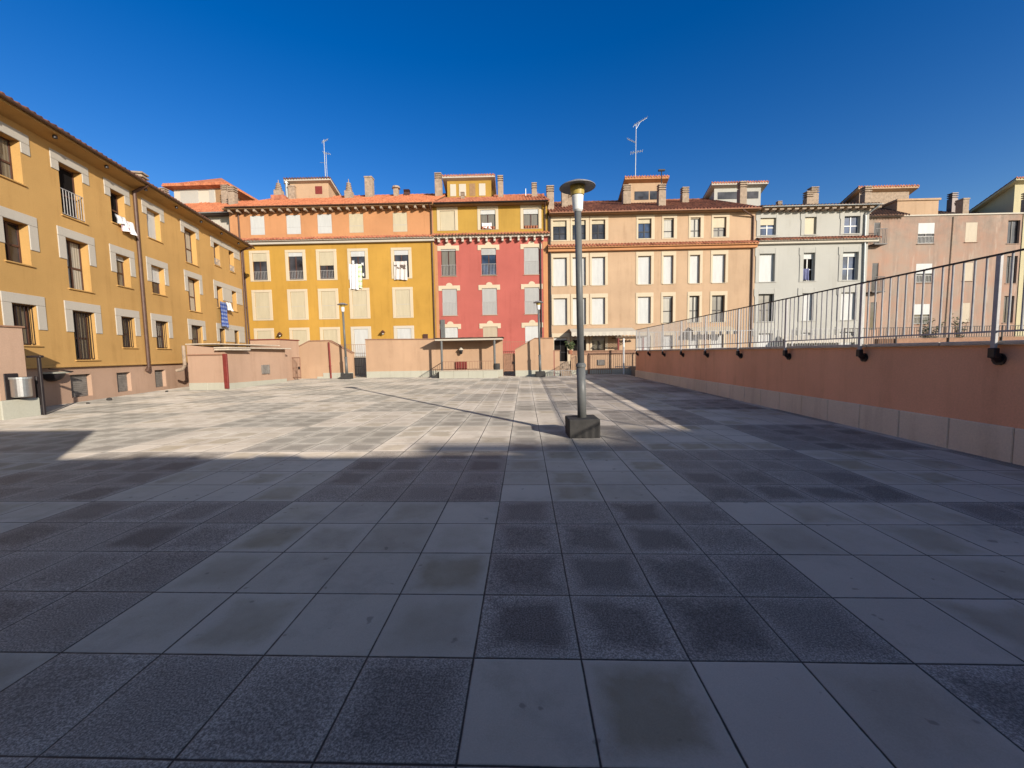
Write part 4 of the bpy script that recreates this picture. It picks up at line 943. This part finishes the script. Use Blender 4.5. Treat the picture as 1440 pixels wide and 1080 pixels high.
# ------------------------------------------------------------------ shrubs on the terrace and a potted plant
def shrub(x, y, z, h_, w_, n, label, name='shrub', m='leaf'):
    r_ = empty(name, (x, y, z), 0, label, 'shrub', 'plants'); st_ = MB(); lf = MB()
    for i in range(9):
        a = random.uniform(0, 6.28); rr = w_ * random.uniform(.25, .6); tip = Vector((rr * math.cos(a), rr * math.sin(a), h_ * random.uniform(.6, 1)))
        st_.tube((0, 0, 0), tip, .014, .006, 5)
        for j in range(n // 9):
            t = random.uniform(.3, 1.08); c = tip * t + Vector([random.gauss(0, .07) for _ in range(3)])
            d = Vector([random.gauss(0, 1) for _ in range(3)]).normalized() * random.uniform(.05, .10); e = d.orthogonal().normalized() * d.length * .45
            lf.k = random.randint(0, 1); lf.add([c - d, c + e, c + d, c - e], [(0, 1, 2, 3)])
    st_.build('stems', 'wood', r_); lf.build('foliage', ['leaf', 'leaf2'], r_); return r_
shrub(24.6, 25.9, 1.6, 1.55, 1.1, 420, 'rounded dark shrub behind the terrace fence')
shrub(26.3, 25.9, 1.6, 1.75, 1.0, 300, 'taller open shrub behind the terrace fence, right of the rounded one')
pp = shrub(2.95, 26.9, 1.72, .55, .5, 200, 'leafy green potted plant by the top of the narrow steps', 'potted_plant')
MB().lathe([(.12, -.25), (.17, .02)], n=12).build('pot', 'clay', pp)

for i, (x, y, r_) in enumerate(((-14.9, 14.2, .075), (-15.55, 17.3, .05), (-14.6, 13.2, .045))):
    bm_ = MB(); V = []; n, k = 9, 5
    for a in range(k + 1):
        for c in range(n):
            t, p = math.pi * a / k, 6.283 * c / n; q = r_ * random.uniform(.8, 1.15); V.append((q * math.sin(t) * math.cos(p) * 1.3, q * math.sin(t) * math.sin(p), q * .8 * math.cos(t)))
    bm_.add(V, [(a * n + c, a * n + (c + 1) % n, (a + 1) * n + (c + 1) % n, (a + 1) * n + c) for a in range(k) for c in range(n)])
    o = bm_.build('stone', 'concrete'); o.location = (x, y, gz(x, y) + r_ * .5); tag(o, ['largest loose dark stone on the paving by the ochre building', 'small loose stone near the shed corner', 'smallest loose stone nearest the steel bin'][i], 'stone')

# ------------------------------------------------------------------ buildings behind the viewer that cast the shade
o = MB().box(-24, .35, -9, -3.2, -.5, 4.78).build('unseen_rear_building', 'ochre'); tag(o, 'plain ochre block behind the viewer, out of frame', 'building')
mb = MB().box(.35, 8.3, -9, -3.2, -.5, 3.80).box(1.6, 2.6, -3.6, -3.2, 3.80, 3.85).box(3.6, 4.3, -3.7, -3.3, 3.80, 3.89); o = mb.build('unseen_rear_building', 'ochre'); tag(o, 'lower ochre wing behind the viewer, out of frame', 'building')
o = MB().box(22.0, 25.0, -26, -20, -.5, 10.78).box(25.0, 70, -26, -20, -.5, 11.38).bbox(20.4, 25.2, -20.6, -20.0, 10.78, 10.9).build('unseen_rear_building', 'peach'); tag(o, 'tall distant building behind the viewer at right, out of frame', 'building')

# ------------------------------------------------------------------ camera
Hc = 2.854 * .56; pi__, ro, ya = R(4.2665), R(-.9776), R(1.8359)
fwd = Vector((-math.sin(ya), math.cos(ya), 0)); rt = Vector((math.cos(ya), math.sin(ya), 0)); up = Vector((0, 0, 1))
Fv = fwd * math.cos(pi__) - up * math.sin(pi__); u2 = up * math.cos(pi__) + fwd * math.sin(pi__)
Rv = rt * math.cos(ro) + u2 * math.sin(ro); Uv = u2 * math.cos(ro) - rt * math.sin(ro)
cam = bpy.data.objects.new('camera', bpy.data.cameras.new('camera')); COL.objects.link(cam)
cam.matrix_world = Matrix(((Rv.x, Uv.x, -Fv.x, 0), (Rv.y, Uv.y, -Fv.y, 0), (Rv.z, Uv.z, -Fv.z, Hc), (0, 0, 0, 1)))
cam.data.sensor_width = 36; cam.data.lens = 578.1 / 1440 * 36; cam.data.clip_end = 3000; cam.data.clip_start = .05; S.camera = cam

# ------------------------------------------------------------------ light
el, az = R(17.2), R(140.6)                                  # azimuth clockwise from +Y
sd = Vector((math.sin(az) * math.cos(el), math.cos(az) * math.cos(el), math.sin(el)))
sun = bpy.data.objects.new('sun', bpy.data.lights.new('sun', 'SUN')); COL.objects.link(sun)
sun.data.energy = 5.0; sun.data.angle = R(.5); sun.data.color = (1, .90, .77); sun.rotation_euler = (sd).to_track_quat('Z', 'Y').to_euler()
W = bpy.data.worlds.new('World'); S.world = W; W.use_nodes = True; nt = W.node_tree
sky = nt.nodes.new('ShaderNodeTexSky'); sky.sky_type = 'NISHITA'; sky.sun_disc = False; sky.sun_elevation = el; sky.sun_rotation = az
sky.air_density = 1.0; sky.dust_density = .55; sky.ozone_density = 1.2; sky.altitude = 300
bg = nt.nodes['Background']; hs = nt.nodes.new('ShaderNodeHueSaturation'); hs.inputs['Saturation'].default_value = 1.565; hs.inputs['Value'].default_value = .91; hs.inputs['Hue'].default_value = .520
tc = nt.nodes.new('ShaderNodeTexCoord'); dp = nt.nodes.new('ShaderNodeVectorMath'); dp.operation = 'DOT_PRODUCT'; dp.inputs[1].default_value = sd
mr = nt.nodes.new('ShaderNodeMapRange'); mr.interpolation_type = 'SMOOTHSTEP'; mr.inputs['From Min'].default_value = .38; mr.inputs['From Max'].default_value = .15
nt.links.new(tc.outputs['Generated'], dp.inputs[0]); nt.links.new(dp.outputs['Value'], mr.inputs['Value']); nt.links.new(mr.outputs['Result'], hs.inputs['Fac'])   # a clear sky is deeper blue away from the sun
nt.links.new(sky.outputs[0], hs.inputs['Color']); nt.links.new(hs.outputs[0], bg.inputs[0]); bg.inputs[1].default_value = .135
S.view_settings.view_transform = 'Standard'; S.view_settings.look = 'None'; S.view_settings.exposure = .28; S.view_settings.gamma = 1
